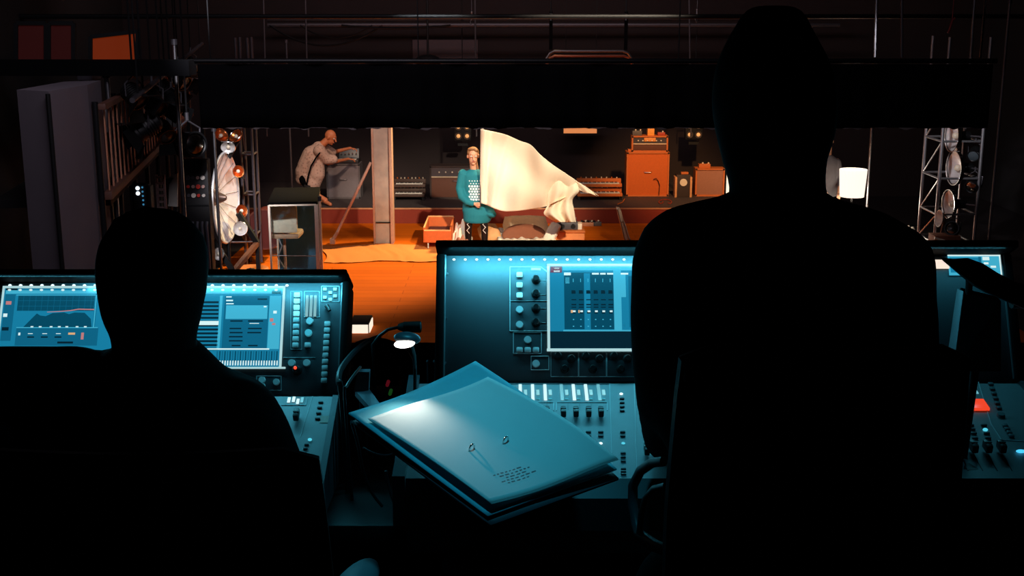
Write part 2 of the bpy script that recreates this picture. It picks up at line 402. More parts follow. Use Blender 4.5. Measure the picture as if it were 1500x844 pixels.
b = MB(); b.box(c + Vector((0, .05, 0)), (.76, .08, .32)); b.build('housing', BLKM, r)
b = MB(); b.box(c + Vector((0, -.0, 0)), (.66, .02, .25)); b.build('diffuser', mat('softlight_glow', (230, 150, 90), .6, emit=.75, ecol=(225, 140, 82), noise=.1), r)
# ================================================================== STAGE: BACK ROW OF INSTRUMENTS (on the riser)
def amp_cab(name, x0, y0, x1, y1, Y, depth, mb, mg, label, cat='amplifier', stripe=None, handle=True, z=None, group=None):
    A, B_ = pix(x0, y1, Y), pix(x1, y0, Y); zb = RZ if z is None else z; h = B_.z - zb; wd = B_.x - A.x
    c = Vector(((A.x + B_.x) / 2, Y + depth / 2, zb)); r = empty(name, c, label, cat, group)
    t = .03
    b = MB()
    b.box(c + Vector((0, 0, t / 2)), (wd, depth, t)); b.box(c + Vector((0, 0, h - t / 2)), (wd, depth, t))
    b.box(c + Vector((-wd / 2 + t / 2, 0, h / 2)), (t, depth, h - 2 * t)); b.box(c + Vector((wd / 2 - t / 2, 0, h / 2)), (t, depth, h - 2 * t)); b.box(c + Vector((0, depth / 2 - .01, h / 2)), (wd - .01, .018, h - .01))
    b.build('cabinet', mb, r)
    b = MB(); top = h - t if stripe is None else h * stripe - .008
    b.box(c + Vector((0, -depth / 2 + .022, (t + top) / 2)), (wd - 2 * t, .012, top - t), bev=.004); b.build('grille', mg, r)
    if stripe is not None:
        b = MB(); b.box(c + Vector((0, -depth / 2 + .01, h * stripe)), (wd - 2 * t, .018, .016)); b.build('piping', mat('white_piping', (225, 200, 170), .5), r)
        b = MB(); b.box(c + Vector((0, -depth / 2 + .03, (h * stripe + h - t) / 2)), (wd - 2 * t, .02, h - t - h * stripe)); b.build('control_panel', DIMMET, r)
        for k in range(6):
            b = MB(); q = c + Vector((-wd * .32 + k * wd * .125, -depth / 2 + .01, (h * stripe + h - t) / 2)); b.cyl(q, q - Vector((0, .022, 0)), .014, .011); b.build('knob', CREAM, r)
    if handle:
        b = MB(); q = c + Vector((0, -depth / 2 + .008, h * .56)); b.tube([q + Vector((-.07, 0, .0)), q + Vector((-.06, -.018, -.012)), q + Vector((.06, -.018, -.012)), q + Vector((.07, 0, 0))], .006); b.build('handle', STEEL, r)
    for i in (-1, 1):
        for k in (0, 1):
            b = MB(); q = c + Vector((i * (wd / 2 - .018), -depth / 2 + .01, .02 + k * (h - .04))); b.sph(q, .022, n=8); b.build('corner', BLKM, r)
    return r, c, wd, h
g, c, wd, h = amp_cab('speaker_cabinet', 479, 240, 527, 290, 23.0, .4, mat('grey_tolex', (88, 82, 84), .7), mat('blue_grey_grille', (116, 108, 112), .9), 'grey square speaker cabinet that the bald person leans over', 'speaker')
cabz = RZ + h
# synthesizer on it
r = empty('synthesizer', (c.x + .04, 23.12, cabz), 'small dark tabletop synthesizer on the grey speaker cabinet under the hands of the bald person', 'synthesizer')
b = MB(); b.box((c.x + .04, 23.2, cabz + .035), (.5, .34, .07), bev=.01); b.build('body', mat('synth_body', (36, 34, 38), .5), r)
b = MB(); b.box((c.x + .08, 23.34, cabz + .15), (.38, .04, .2), (-.35, 0, 0), bev=.01); b.build('control_panel', mat('synth_panel', (56, 66, 72), .4), r)
for k in range(5):
    b = MB(); q = Vector((c.x - .06 + k * .07, 23.3, cabz + .16)); b.cyl(q, q - Vector((0, .03, 0)), .014); b.build('knob', STEEL, r)
b = MB()
for k in range(14):
    b.box((c.x - .17 + k * .031, 23.1, cabz + .075), (.027, .12, .012))
o = b.build('keys', WHITE, r); o['kind'] = 'stuff'
amp_cab('combo_amplifier', 630, 243, 706, 290, 23.0, .35, mat('black_tolex', (50, 34, 30), .7), BRN, 'brown combo amplifier with white piping standing behind the person with the flag', stripe=.66)
g, c, wd, h = amp_cab('speaker_cabinet', 917, 223, 981, 285, 23.3, .38, ORW, mat('orange_lit_grille', (200, 96, 34), .85), 'large square orange-lit guitar speaker cabinet under the amplifier head', 'speaker')  # brown cabinet; its orange light is put into both colours
HZ = RZ + h
# badge-like pinned cloth and drooping cable on the cabinet face
b = MB(); q = c + Vector((.16, -.2, .3)); b.tube([q + Vector((-.05, 0, .03)), q + Vector((0, -.01, .05)), q + Vector((.04, 0, .0)), q + Vector((.07, 0, -.08)), q + Vector((.06, 0, -.28))], .007); 
tag(b.build('cable', BLKM), 'short black cable hanging down the face of the large orange-lit speaker cabinet', 'cable')
r, c2, w2, h2 = amp_cab('amplifier_head', 925, 199, 979, 222, 23.32, .26, ORW, BRN, 'tube amplifier head with glowing panel, on top of the large orange-lit speaker cabinet', z=HZ, stripe=.5, handle=False)
b = MB(); b.box(c2 + Vector((0, -.125, h2 * .76)), (.22, .012, .07), bev=.004); b.build('badge', mat('badge_cream', (230, 150, 80), .4), r)
TZ = HZ + h2
def pedal(P, sx, sy, sz, m, label, knobs=2, group=None, rz=0, name='effects_pedal', cat='pedal'):
    r = empty(name, P, label, cat, group); P = Vector(P)
    b = MB(); b.box(P + Vector((0, 0, sz / 2)), (sx, sy, sz), bev=.008); b.build('housing', m, r)
    for k in range(knobs):
        b = MB(); q = P + Vector((-sx / 2 + sx * (k + .5) / knobs, sy * .15, sz)); b.cyl(q, q + Vector((0, 0, .022)), .016, .013); b.build('knob', CREAM if k % 2 else BLKP, r)
    b = MB(); q = P + Vector((0, -sy * .3, sz)); b.cyl(q, q + Vector((0, 0, .012)), .014); b.build('foot_switch', STEEL, r)
    r.rotation_euler.z = rz; return r
for k, (dx, sx, sz, m, n_, t) in enumerate([(-.24, .18, .09, mat('slate', (92, 88, 86), .5), 4, 'grey effects box with knobs, left of the three on the amplifier head'), (.02, .13, .13, mat('amber_box', (240, 160, 70), .5), 3, 'bright amber effects box in the middle on the amplifier head'),
                                         (.22, .14, .06, mat('red_box', (170, 60, 40), .5), 2, 'low reddish effects box, right on the amplifier head')]):
    pedal((c2.x + dx, 23.42, TZ), sx, .14, sz, m, t, n_)
pedal((c.x - wd / 2 + .06, 23.42, HZ), .07, .12, .05, ORW, 'small orange pedal on the left edge of the large speaker cabinet', 1)
g, c, wd, h = amp_cab('combo_amplifier', 1018, 247, 1062, 285, 23.3, .3, ORW, mat('tan_grille', (156, 106, 84), .85), 'small orange-lit combo amplifier with tan grille beside the standing operator neck', handle=False)  # orange of the light is put into the combo's colour too
pedal((c.x - .1, 23.42, RZ + h), .22, .14, .08, ORW, 'small orange mixer box lying on the tan-grilled combo amplifier', 4, name='mixer_box', cat='mixer')
b = MB(); A = pix(1065.5, 286, 23.1); b.box((A.x, 23.1, RZ + .31), (.05, .05, .62));
tag(b.build('white_post', mat('lit_post_white', (250, 240, 220), .5, emit=.9)), 'upright white post, its lit look put in as glow, standing beside the tan-grilled combo amplifier', 'light')  # plain white post, no lamp; emission paints its brightness
# recorder-like unit between the two
A = pix(988, 285, 23.2); B_ = pix(1014, 256, 23.2); zc = RZ; hh = B_.z - RZ; wdt = B_.x - A.x; cc = Vector(((A.x + B_.x) / 2, 23.3, RZ))
r = empty('tape_echo', cc, 'small dark equipment case with pale end cheeks between the two orange-lit amplifiers', 'case')
b = MB(); b.box(cc + Vector((0, 0, hh / 2)), (wdt - .06, .22, hh), bev=.01); b.build('body', mat('case_dark', (52, 38, 34), .6), r)
for i in (-1, 1):
    b = MB(); b.box(cc + Vector((i * (wdt / 2 - .02), -.01, hh * .45)), (.04, .26, hh * .9), bev=.006); b.build('end_cheek', mat('cheek', (210, 150, 100), .5), r)
b = MB(); b.lathe(cc + Vector((0, -.112, hh * .66)), (0, -1, 0), [(.07, 0), (.07, .01), (.02, .012)], capb=True); b.build('dial', CREAM, r)
b = MB(); b.box(cc + Vector((.03, 0, hh + .02)), (.14, .1, .04), bev=.006); b.build('lid_box', ORW, r)
def keyboard(x0, x1, ytop, ybot, Y, tiers, label, m, z=RZ, group=None):
    A, B_ = pix(x0, ybot, Y), pix(x1, ybot, Y); wd = B_.x - A.x; cx = (A.x + B_.x) / 2; r = empty('keyboard', (cx, Y + .15, z), label, 'keyboard', group)
    H = pix(x0, ytop, Y).z - z; st = H / tiers
    for q in (-1, 1):
        b = MB(); b.box((cx + q * (wd / 2 - .03), Y + .2, z + .06), (.05, .3, .12)); b.build('foot', BLKM, r)
    for t in range(tiers):
        z0 = z + .10 + t * .16; y0 = Y + t * .14
        b = MB(); b.box((cx, y0 + .17, z0), (wd, .30, .06), bev=.008); b.box((cx, y0 + .28, z0 + .06), (wd, .1, .08), bev=.008); b.build('case', m, r)
        b = MB(); n = int(wd / .026)
        for k in range(n): b.box((cx - wd / 2 + .05 + (k + .5) * (wd - .1) / n, y0 + .09, z0 + .036), ((wd - .1) / n * .86, .15, .014))
        o = b.build('white_keys', WHITE, r); o['kind'] = 'stuff'
        b = MB()
        for k in range(n - 1):
            if k % 7 not in (2, 6): b.box((cx - wd / 2 + .05 + (k + 1) * (wd - .1) / n, y0 + .12, z0 + .048), (.012, .09, .014))
        o = b.build('black_keys', BLKP, r); o['kind'] = 'stuff'
        for k in range(8):
            b = MB(); q = Vector((cx - wd * .4 + k * wd * .115, y0 + .27, z0 + .10)); b.cyl(q, q + Vector((0, -.01, .025)), .012); b.build('knob', CREAM if k % 3 else ORW, r)
    return r
keyboard(575, 622, 262, 286, 22.75, 2, 'two-tier electric keyboard on the riser just right of the tall wooden post', mat('kb_case', (66, 44, 36), .6))
keyboard(846, 912, 260, 284, 22.8, 2, 'orange-lit two-tier keyboard on the riser between the flag tip and the large speaker cabinet', ORW)
# ================================================================== STAGE: CENTRE
Y0 = 19.9
K = Y0 / 1773.0
def lp(x, z, y=0.0):
    """centre-stage point: pixel column x of the photo at depth Y0 + y, height z"""
    return Vector(((x - 750) * K, Y0 + y, z))
# square post with edge battens
A, B_ = pix(548, 360, 20.0), pix(577, 360, 20.0); ww = B_.x - A.x; cx = (A.x + B_.x) / 2
r = empty('wooden_post', (cx, 20.1, 0), 'tall scuffed pale wooden post standing at centre-left of the stage', 'post')
POSTM = mat('scuffed_post', (176, 160, 146), .7, noise=.35, scale=7)
b = MB(); b.box((cx, 20.12, 1.3), (ww - .03, .2, 2.6)); b.build('core_panel', POSTM, r)
for i, t in ((-1, .03), (1, .045)):
    b = MB(); b.box((cx + i * (ww / 2 - t / 2), 20.09, 1.31), (t, .26, 2.62), bev=.004); b.build('edge_batten', mat('batten_pale', (190, 150, 128), .7, noise=.2), r)
b = MB(); b.box((cx + .0, 20.004, .36), (ww - .07, .012, .02)); b.build('seam', BLKM, r)
b = MB(); b.box((cx - .01, 20.09, 2.63), (ww + .04, .3, .03)); b.build('cap', WOODL, r)
r = empty('wooden_brace', pix(486, 356, 20.0), 'slanting white stick leaning from the floor to the tall wooden post', 'stick')
P, Q = pix(489, 351, 20.0), pix(548, 238, 20.0); Q.x = A.x - .02
b = MB(); b.cyl(P, Q, .024, n=8); b.build('stick', mat('stick_cream', (214, 180, 160), .6), r)
b = MB(); b.box((P.x - .02, 20.0, .05), (.08, .1, .1), bev=.01); b.cyl((P.x - .01, 20, .08), P + (Q - P) * .1, .035, .028, n=8); b.build('foot_block', mat('foot_tan', (200, 140, 104), .6), r)
# pale rumpled ground sheet
def gs(u, v):
    x = 474 + u * 168; y = 386 - v * 25
    p = pixz(x + 5 * math.sin(v * 5), y + 1.2 * math.sin(u * 9) - 2 * u, 0)
    return Vector((p.x, p.y, .021 + .007 * math.sin(u * 33 + 2.5 * math.sin(v * 2 + u * 9)) * math.sin(u * 11 + 4 * v) ** 2))
b = MB(); b.grid(gs, 110, 24)
tag(b.build('ground_sheet', mat('tan_sheet', (216, 128, 56), .85)), 'rumpled tan sheet spread on the orange floor in front of the wooden post', 'sheet')
# long low planter trough
A, B_ = pixz(618, 366, .1), pixz(658, 366, .1)
x0, x1 = A.x, B_.x; yf, yb = 19.55, 20.55
r = empty('wooden_trough', ((x0 + x1) / 2, (yf + yb) / 2, 0), 'low open orange wooden trough on short legs left of the person with the flag', 'trough')
b = MB(); zt, zb = .36, .12; t = .025
b.box(((x0 + x1) / 2, yf, (zt + zb) / 2 - .03), (x1 - x0, t, zt - zb - .06)); b.box(((x0 + x1) / 2, yb, (zt + zb) / 2), (x1 - x0, t, zt - zb)); b.box((x0, (yf + yb) / 2, (zt + zb) / 2 - .01), (t, yb - yf, zt - zb)); b.box((x1, (yf + yb) / 2, (zt + zb) / 2), (t, yb - yf, zt - zb))
b.box(((x0 + x1) / 2, (yf + yb) / 2, zb), (x1 - x0, yb - yf, .02)); b.build('side_boards', mat('trough_orange', (210, 100, 40), .65), r)
b = MB(); b.box(((x0 + x1) / 2, (yf + yb) / 2, zb + .05), (x1 - x0 - .06, yb - yf - .06, .07)); b.build('lining', DARKR, r)
b = MB()
for P, Q in (((x0, yf, zt), (x1, yf, zt)), ((x0, yb, zt + .01), (x1, yb, zt + .01)), ((x0, yf, zt), (x0, yb, zt))): b.cyl((P[0], P[1], P[2] - (.05 if P[1] == yf and Q[1] == yf else 0)), (Q[0], Q[1], Q[2] - (.05 if P[1] == yf and Q[1] == yf else 0)), .014, n=6)
b.build('rim', mat('rim_pale', (235, 170, 110), .6), r)
for x in (x0 + .06, x1 - .06):
    for y in (yf + .03, yb - .03):
        b = MB(); b.cyl((x, y, zb), (x, y, 0), .014, .010, n=8); b.build('leg', WHITE, r)
# mattress, cushions and rumpled linen behind/below the performer
MX0, MX1 = (731 - 750) * K, (812 - 750) * K
r = empty('mattress', ((MX0 + MX1) / 2, 20.1, 0), 'low mattress under a cream sheet lying beneath the cushions at centre stage', 'mattress')
b = MB(); b.box(((MX0 + MX1) / 2, 20.35, .045), (MX1 - MX0, 1.3, .09), bev=.05); b.build('mattress_body', mat('orange_linen', (224, 130, 62), .85, bump=.3, scale=8), r)
def sheetf(u, v):
    x = MX0 - .02 + u * (MX1 - MX0 + .04); y = 19.66 + v * 1.3
    z = .095 + .02 * math.sin(u * 23 + v * 7) * math.sin(v * 11 + u * 5) + .010 * math.sin(u * 50) + .02
    if v < .05: z -= .07
    return Vector((x, y, z))
b = MB(); b.grid(sheetf, 60, 30); b.build('bed_sheet', CREAM, r, solid=.008)
def cushion(name, c, s, rot, m, label, cat, group=None):
    def f(b):
        t = bmesh.new(); bmesh.ops.create_cube(t, size=2); bmesh.ops.subdivide_edges(t, edges=t.edges[:], cuts=9, use_grid_fill=True)
        for v in t.verts:
            x, y, z = v.co; e = (1 - abs(x) ** 3.2) * (1 - abs(y) ** 3.2); pin = 1 - .10 * (1 - abs(abs(x) - abs(y))) * max(abs(x), abs(y)) ** 4
            v.co = Vector((x * s[0] * pin, y * s[1] * pin, z * s[2] * (.10 + .90 * max(0, e) ** .5) + s[2] * .06 * math.sin(x * 9 + y * 4) * math.sin(y * 7)))
        b.merge(t, Matrix.Translation(Vector(c)) @ Euler(rot).to_matrix().to_4x4())
    b = MB(); f(b); r = b.build(name, m); return tag(r, label, cat, group)
BRC = mat('brown_cushion', (128, 74, 48), .9, bump=.15)
# half round brown cushion leaning on cream ones
c = lp(768, .2, .03)
b = MB(); P = []
for i in range(21):
    t = math.pi * i / 20; P.append(Vector((c.x + .37 * math.cos(t), c.y - .05 + .12 * math.sin(t), .10 + .20 * math.sin(t) ** .8)))
b.prism(P, (0, .14, .03)); o = b.build('cushion', BRC); m = o.modifiers.new('b', 'BEVEL'); m.width = .04; m.segments = 3
tag(o, 'large brown half-round cushion at the front of the linen pile', 'cushion')
cushion('pillow', (c.x + .02, c.y + .36, .26), (.38, .20, .10), (.75, 0, .03), mat('warm_cream', (246, 210, 160), .85), 'wide cream pillow standing behind the brown half-round cushion', 'pillow')
cushion('pillow', (c.x + .46, c.y + .04, .20), (.10, .24, .09), (.5, .35, -.2), mat('white_cloth', (238, 226, 208), .85), 'small white pillow right of the brown half-round cushion', 'pillow')
cushion('pillow', (c.x - .57, c.y + .20, .14), (.18, .22, .12), (.5, -.1, .3), mat('tan_cloth', (214, 154, 98), .85), 'tan pillow between the boots and the brown half-round cushion', 'pillow')
def rumple(cx, cy, cz, sx, sy, sz, seed, name, m, label, cat='cloth'):
    rr = random.Random(seed); ph = [rr.uniform(0, 6) for _ in range(8)]
    def f(u, v):
        x, y = u * 2 - 1, v * 2 - 1; d = max(0, 1 - (x * x + y * y) * .75)
        return Vector((cx + x * sx, cy + y * sy, cz + sz * d * (.75 + .35 * math.sin(x * 6 + ph[0] + 2 * y) * math.sin(y * 7 + ph[1])) + .02 * math.sin(x * 17 + ph[2] + 5 * math.sin(y * 3))))
    b = MB(); b.grid(f, 40, 30); return tag(b.build(name, m, solid=.01), label, cat)
q = lp(674, 0, .05)
rumple(q.x + .02, q.y + .2, .01, .17, .26, .36, 3, 'linen_heap', mat('white_cloth', (238, 226, 208), .85), 'heaped white linen on the floor beside the laced boots')
q = lp(682, 0, -.1)
rumple(q.x - .06, q.y - .10, .01, .15, .12, .17, 5, 'linen_heap', mat('pink_cloth', (190, 128, 100), .85), 'dusky brown cloth crumpled in front of the white linen heap')
# ------------------------------------------------------------------ performer with the flag
R0 = lp(697, 0)
r = empty('person', (R0.x, Y0 - .1, 0), 'person in a teal oversized jumper and tall laced boots holding up a white flag', 'person')
PY = 19.85
ZM = [(.0, -.2), (.2, 0), (.4, .39), (.755, .71), (1.36, 1.20), (1.43, 1.24), (1.7, 1.5), (3, 2.8)]
def pp(x, z, y=0):
    for (a, a2), (c_, c2_) in zip(ZM, ZM[1:]):
        if z <= c_: z = a2 + (c2_ - a2) * (z - a) / (c_ - a); break
    return Vector(((x - 750) * K, PY + y, z))
FZ = .205
hc = Vector((pp(694, 1).x, PY - .04, 1.485))
poleT, poleB = pix(707, 189, PY - .22), pix(703.5, 299, PY - .24)
hlw = pp(696.5, .775, -.20)       # lower hand wrist
uph = poleB + (poleT - poleB) * .52
def bodyf(b):
    head(b, hc, (.12, -1, -.12), s=1.2, neck=pp(696, 1.38, .03))
    b.loft([(pp(699, .78), .16, .11), (pp(699, .90), .17, .115), (pp(698, 1.05), .145, .10), (pp(697, 1.22), .165, .105), (pp(697, 1.36), .17, .09), (pp(696, 1.43), .08, .06)])
    limb(b, [pp(680, 1.345), pp(675, 1.06, -.02), pp(678, .90, -.08), pp(686, .81, -.17), hlw], [.05, .042, .04, .035, .027])
    limb(b, [pp(714, 1.36), pp(722, 1.14, -.08), pp(714, 1.26, -.2), uph + Vector((.075, .045, 0))], [.052, .044, .036, .027])
    for x, kx, fx in ((690, 688, 686), (707, 708, 710)):
        limb(b, [pp(x, .82), pp(kx, .55, -.02), pp(fx, .235, .02)], [.085, .058, .042]); limb(b, [pp(fx, .222, .02), pp(fx - .5, .22, -.12)], [.035, .03])
    hand(b, hlw, (.55, -.35, .0), (-.4, -.9, 0), 1, 1.25, .95)
    hand(b, uph + Vector((.075, .045, 0)), (-1, -.15, 0), (.1, .9, .2), -1, 1.5, .8)
flesh('body', bodyf, SKIN, r, .009, 3)
eyes(r, hc, (.12, -1, -.12), s=1.2)
def jumper(b):
    b.loft([(pp(699, .40, .01), .20, .15), (pp(699, .44, .01), .225, .165), (pp(701, .56), .25, .165), (pp(701, .62), .265, .16), (pp(698.5, .80), .225, .14), (pp(697.5, 1.0), .20, .135), (pp(697, 1.2), .205, .13), (pp(696.5, 1.34), .205, .115), (pp(696, 1.41), .14, .09), (pp(695.5, 1.455), .078, .07)], 28)
    b.sph(pp(718, .575, -.04), (.11, .12, .07), (0, .35, 0))
    limb(b, [pp(679, 1.345), pp(674.5, 1.06, -.02), pp(677.5, .90, -.08), pp(686, .81, -.17), pp(692.5, .78, -.19)], [.078, .070, .066, .056, .046])
    limb(b, [pp(713, 1.345), pp(723, 1.14, -.08), pp(716, 1.23, -.17)], [.078, .066, .05])
TEAL = mat('teal_knit', (14, 112, 124), .85, bump=.3, scale=60)
j = flesh('jumper', jumper, TEAL, r, .011, 4)
# chequer of white dots printed on the chest: small discs following the front of the jumper
b = MB()
dg = bpy.context.evaluated_depsgraph_get(); dg.update()
for i in range(5):
    for k in range(8):
        sx = .036 if (i + k) % 1 == 0 else .02
        x = pp(688.8, 0).x + i * .043 + (.0215 if k % 2 else 0); z = 1.09 - k * .043
        hit, loc, nr, _ = j.ray_cast(Vector((x, 19.0, z)) - WL[j.name], Vector((0, 1, 0)))
        if hit:
            p = loc + WL[j.name]; a = nr.orthogonal().normalized(); c2_ = nr.cross(a); rad = .0185 if k > 1 else .010
            b.poly([p + nr * .003 + (a * math.cos(t * math.pi / 5) + c2_ * math.sin(t * math.pi / 5)) * rad for t in range(10)])
o = b.build('dot_print', mat('print_white', (235, 240, 236), .7), r); o['kind'] = 'stuff'
def hairf(b):
    b.sph(hc + Vector((0, .030, .055)), (.098, .104, .094)); b.sph(hc + Vector((-.015, -.04, .118)), (.078, .062, .032), (0, -.15, 0)); b.sph(hc + Vector((.045, -.045, .10)), (.045, .055, .035), (0, .5, 0)); b.sph(hc + Vector((-.07, -.02, .06)), (.03, .06, .05)); b.sph(hc + Vector((0, .05, .0)), (.094, .08, .09))
flesh('hair', hairf, mat('dark_blond_hair', (124, 84, 48), .7, bump=.5, scale=60), r, .009, 3)
for x, fx in ((688, 686), (708, 710)):
    def bf(b): limb(b, [pp(x, .52, -.02), pp(fx, .34, .0), pp(fx, .235, .02)], [.07, .062, .052]); limb(b, [pp(fx, .226, .03), pp(fx - .4, .222, -.12)], [.05, .042])
    bt = flesh('boot', bf, mat('boot_black', (16, 14, 16), .4), r, .009, 2)
    b = MB(); P = [pp((x * (.52 - z_) + fx * (z_ - .28)) / .24 if 0 else (x + (fx - x) * min(1, (.60 - z_) / .3)), z_, -.088 + .05 * max(0, .5 - z_) * 0) + Vector(((.022 if n_ % 2 else -.022), 0, 0)) for n_, z_ in enumerate([.60 - .026 * q_ for q_ in range(12)])]
    b.tube(P, .006, 6); b.build('lace', WHITE, bt)
    b = MB(); limb(b, [pp(x + .2, .72, 0), pp(x, .56, -.02), pp(x, .48, -.02)], [.085, .075, .070]); b.build('stocking', BLK, r)
# the flag (held, so a thing of its own)
fl = empty('flag', poleB, 'large plain white flag on an upright pole, blown out to the right', 'flag')
b = MB(); b.cyl(poleB - Vector((0, 0, .05)), poleT + Vector((0, 0, -.01)), .012); b.sph(poleT, .02); b.build('flag_pole', STEEL, fl)
top = [(704, 190), (713, 190), (740, 197), (761, 206), (777, 212), (793, 230), (812, 243), (830, 255), (848, 267), (862, 277), (876, 286)]
bot = [(703, 297), (712, 301), (735, 309.5), (760, 309), (785, 306), (803, 301), (803, 301)]
def samp(L, t):
    s_ = t * (len(L) - 1); i = min(int(s_), len(L) - 2); f = s_ - i
    a, b_, c_, d = (Vector(L[max(i - 1, 0)]), Vector(L[i]), Vector(L[i + 1]), Vector(L[min(i + 2, len(L) - 1)]))
    return .5 * ((2 * b_) + (-a + c_) * f + (2 * a - 5 * b_ + 4 * c_ - d) * f ** 2 + (-a + 3 * b_ - 3 * c_ + d) * f ** 3)
top2 = [(704, 189), (714, 191), (740, 197), (761, 206), (777, 212), (792, 227), (812, 243), (830, 255), (846, 267), (849, 280)]
bot2 = [(703, 297), (714, 301), (726, 306), (738, 309.5), (752, 309.5), (768, 308), (782, 306), (793, 304), (803, 301), (808, 298)]
def flagf(u, v):
    a, c_ = samp(top2, u), samp(bot2, u); q = c_.lerp(a, v)
    wv = .10 * math.sin(u * 9 - v * 1.6 + .6) * (.25 + u) + .035 * math.sin(u * 22 + v * 5) * u + .02 * math.sin(v * 9 + u * 4) * min(1, u * 4)
    fold_ = .035 * math.exp(-((u - .09 - .05 * v) / .03) ** 2) - .03 * math.exp(-((u - .17 - .07 * v) / .035) ** 2)
    return pix(q.x, q.y, PY - .24 - .07 * min(1, u * 12) + wv * 1.25 + fold_ * 1.5 - .25 * u)
FLM = mat('flag_white', (236, 222, 196), .9, noise=.02)
b = MB(); b.grid(flagf, 90, 50); b.build('flag_cloth', FLM, fl, solid=.004)
# drooping free end of the flag hanging towards the small table
L_ = [(812, 243), (803, 262), (802, 285), (801, 302), (797, 314), (815, 325.5)]
R_ = [(846, 266), (847, 272), (848, 281), (839, 292), (841, 308), (844, 325.5)]
def droop(u, v):
    a, c_ = samp(L_, v), samp(R_, v); q = a.lerp(c_, u)
    return pix(q.x, q.y, PY - .48 + .05 * math.sin(u * 12 + v * 2) * (.3 + v) + .02 * math.sin(v * 13))
b = MB(); b.grid(droop, 36, 50); b.build('flag_drape', FLM, fl, solid=.004)
def tip(u, v):
    a = samp([(838, 262), (856, 272), (866, 279), (877, 287)], u); c_ = samp([(846, 277), (856, 282), (866, 284), (875, 288)], u); q = c_.lerp(a, v)
    return pix(q.x, q.y, PY - .48 + .03 * math.sin(u * 8 + v * 3))
b = MB(); b.grid(tip, 24, 10); b.build('flag_corner', FLM, fl, solid=.004)
# ------------------------------------------------------------------ small table with a cassette recorder, round stool, chair
A, B_ = pix(812, 340, 20.05), pix(857, 340, 20.05); tz = pix(830, 338, 20.05).z; cx = (A.x + B_.x) / 2; ww = B_.x - A.x
r = empty('low_table', (cx, 20.25, 0), 'low orange wooden box table under the dark recorder', 'table')
b = MB(); b.box((cx, 20.25, tz - .015), (ww, .5, .03), bev=.005); b.build('table_top', ORW, r)
b = MB(); b.box((cx, 20.03, tz - .09), (ww - .03, .02, .12)); b.box((cx - ww / 2 + .02, 20.25, tz - .09), (.02, .44, .12)); b.box((cx + ww / 2 - .02, 20.25, tz - .09), (.02, .44, .12)); b.box((cx, 20.47, tz - .09), (ww - .03, .02, .12)); b.build('apron', mat('pale_orange', (226, 140, 80), .6), r)
for i in (-1, 1):
    for k in (20.05, 20.45):
        b = MB(); b.box((cx + i * (ww / 2 - .03), k, (tz - .03) / 2), (.035, .035, tz - .03)); b.build('leg', mat('pale_orange', (226, 140, 80), .6), r)
r = empty('cassette_recorder', (cx, 20.2, tz), 'dark grey recorder with a handle, on the low table under the hanging flag end', 'recorder')
x_ = (832 - 750) * K * 1.006
b = MB(); b.box((x_, 20.22, tz + .06), (.34, .2, .12), bev=.015); b.build('body', mat('recorder_grey', (70, 66, 70), .5), r)
b = MB(); b.box((x_, 20.22, tz + .128), (.30, .1, .02), bev=.005); b.build('button_strip', DIMMET, r)
b = MB(); b.tube([(x_ - .15, 20.3, tz + .1), (x_ - .15, 20.31, tz + .17), (x_ + .15, 20.31, tz + .17), (x_ + .15, 20.3, tz + .1)], .008); b.build('handle', STEEL, r)
for i in (-1, 1):
    b = MB(); b.cyl((x_ + i * .09, 20.125, tz + .06), (x_ + i * .09, 20.112, tz + .06), .04); b.build('speaker_grille', BLKP, r)
x_ = (850 - 750) * K * 1.006
r = empty('book_stack', (x_, 20.2, tz), 'cream box beside the dark recorder on the low table', 'box'); r.name = 'cream_box'; WL['cream_box'] = Vector((x_, 20.2, tz))
b = MB(); b.box((x_, 20.2, tz + .05), (.07, .12, .10), bev=.006); b.build('box_body', CREAM, r)
b = MB(); b.box((x_, 20.2, tz + .107), (.074, .124, .016), bev=.004); b.build('box_lid', WOODL, r)
c = pix(856, 357, 19.3); zt = c.z
r = empty('round_stool', (c.x, 19.4, 0), 'low round white stool right of the linen pile', 'stool')
b = MB(); b.lathe((c.x, 19.4, zt - .05), (0, 0, 1), [(.16, 0), (.18, .012), (.18, .045), (.165, .055), (.02, .058)], 32, capa=True, capb=True); b.build('seat', mat('stool_white', (246, 238, 224), .5), r)
for k in range(4):
    a = math.pi / 4 + k * math.pi / 2; b = MB(); b.cyl((c.x + .12 * math.cos(a), 19.4 + .12 * math.sin(a), zt - .05), (c.x + .15 * math.cos(a), 19.4 + .15 * math.sin(a), 0), .014, .011); b.build('leg', WOODL, r)
# chair seen side-on, by the operator's shoulder
CHC = mat('chair_cream', (206, 176, 146), .6)
def q_(x, y, d=0): return pix(x, y, 19.8 + d)
P = q_(914, 362); r = empty('folded_chair', (P.x, 19.8, 0), 'pale folded chair standing on edge left of the standing operator shoulder', 'chair')
b = MB()
for d in (-.2, .2): b.cyl(q_(904, 306, d), Vector((q_(918, 358, d).x, 19.8 + d, .012)), .014, n=8)
b.cyl(q_(904, 306, -.2), q_(904, 306, .2), .014, n=8); b.build('back_frame', STEEL, r)
b = MB(); b.prism([q_(905, 308, -.18), q_(910, 309, -.18), q_(914, 325, -.18), q_(909, 325, -.18)], (0, .36, 0)); b.build('backrest', CHC, r)
b = MB(); b.prism([q_(910, 326, -.17), q_(916, 327, -.17), q_(923, 350, -.17), q_(917, 352, -.17)], (0, .34, 0)); b.build('seat', CHC, r)
b = MB()
for d in (-.17, .17): b.cyl(q_(912, 322, d), Vector((q_(925, 358, d).x, 19.8 + d, .012)), .012, n=8)
b.build('rear_frame', STEEL, r)
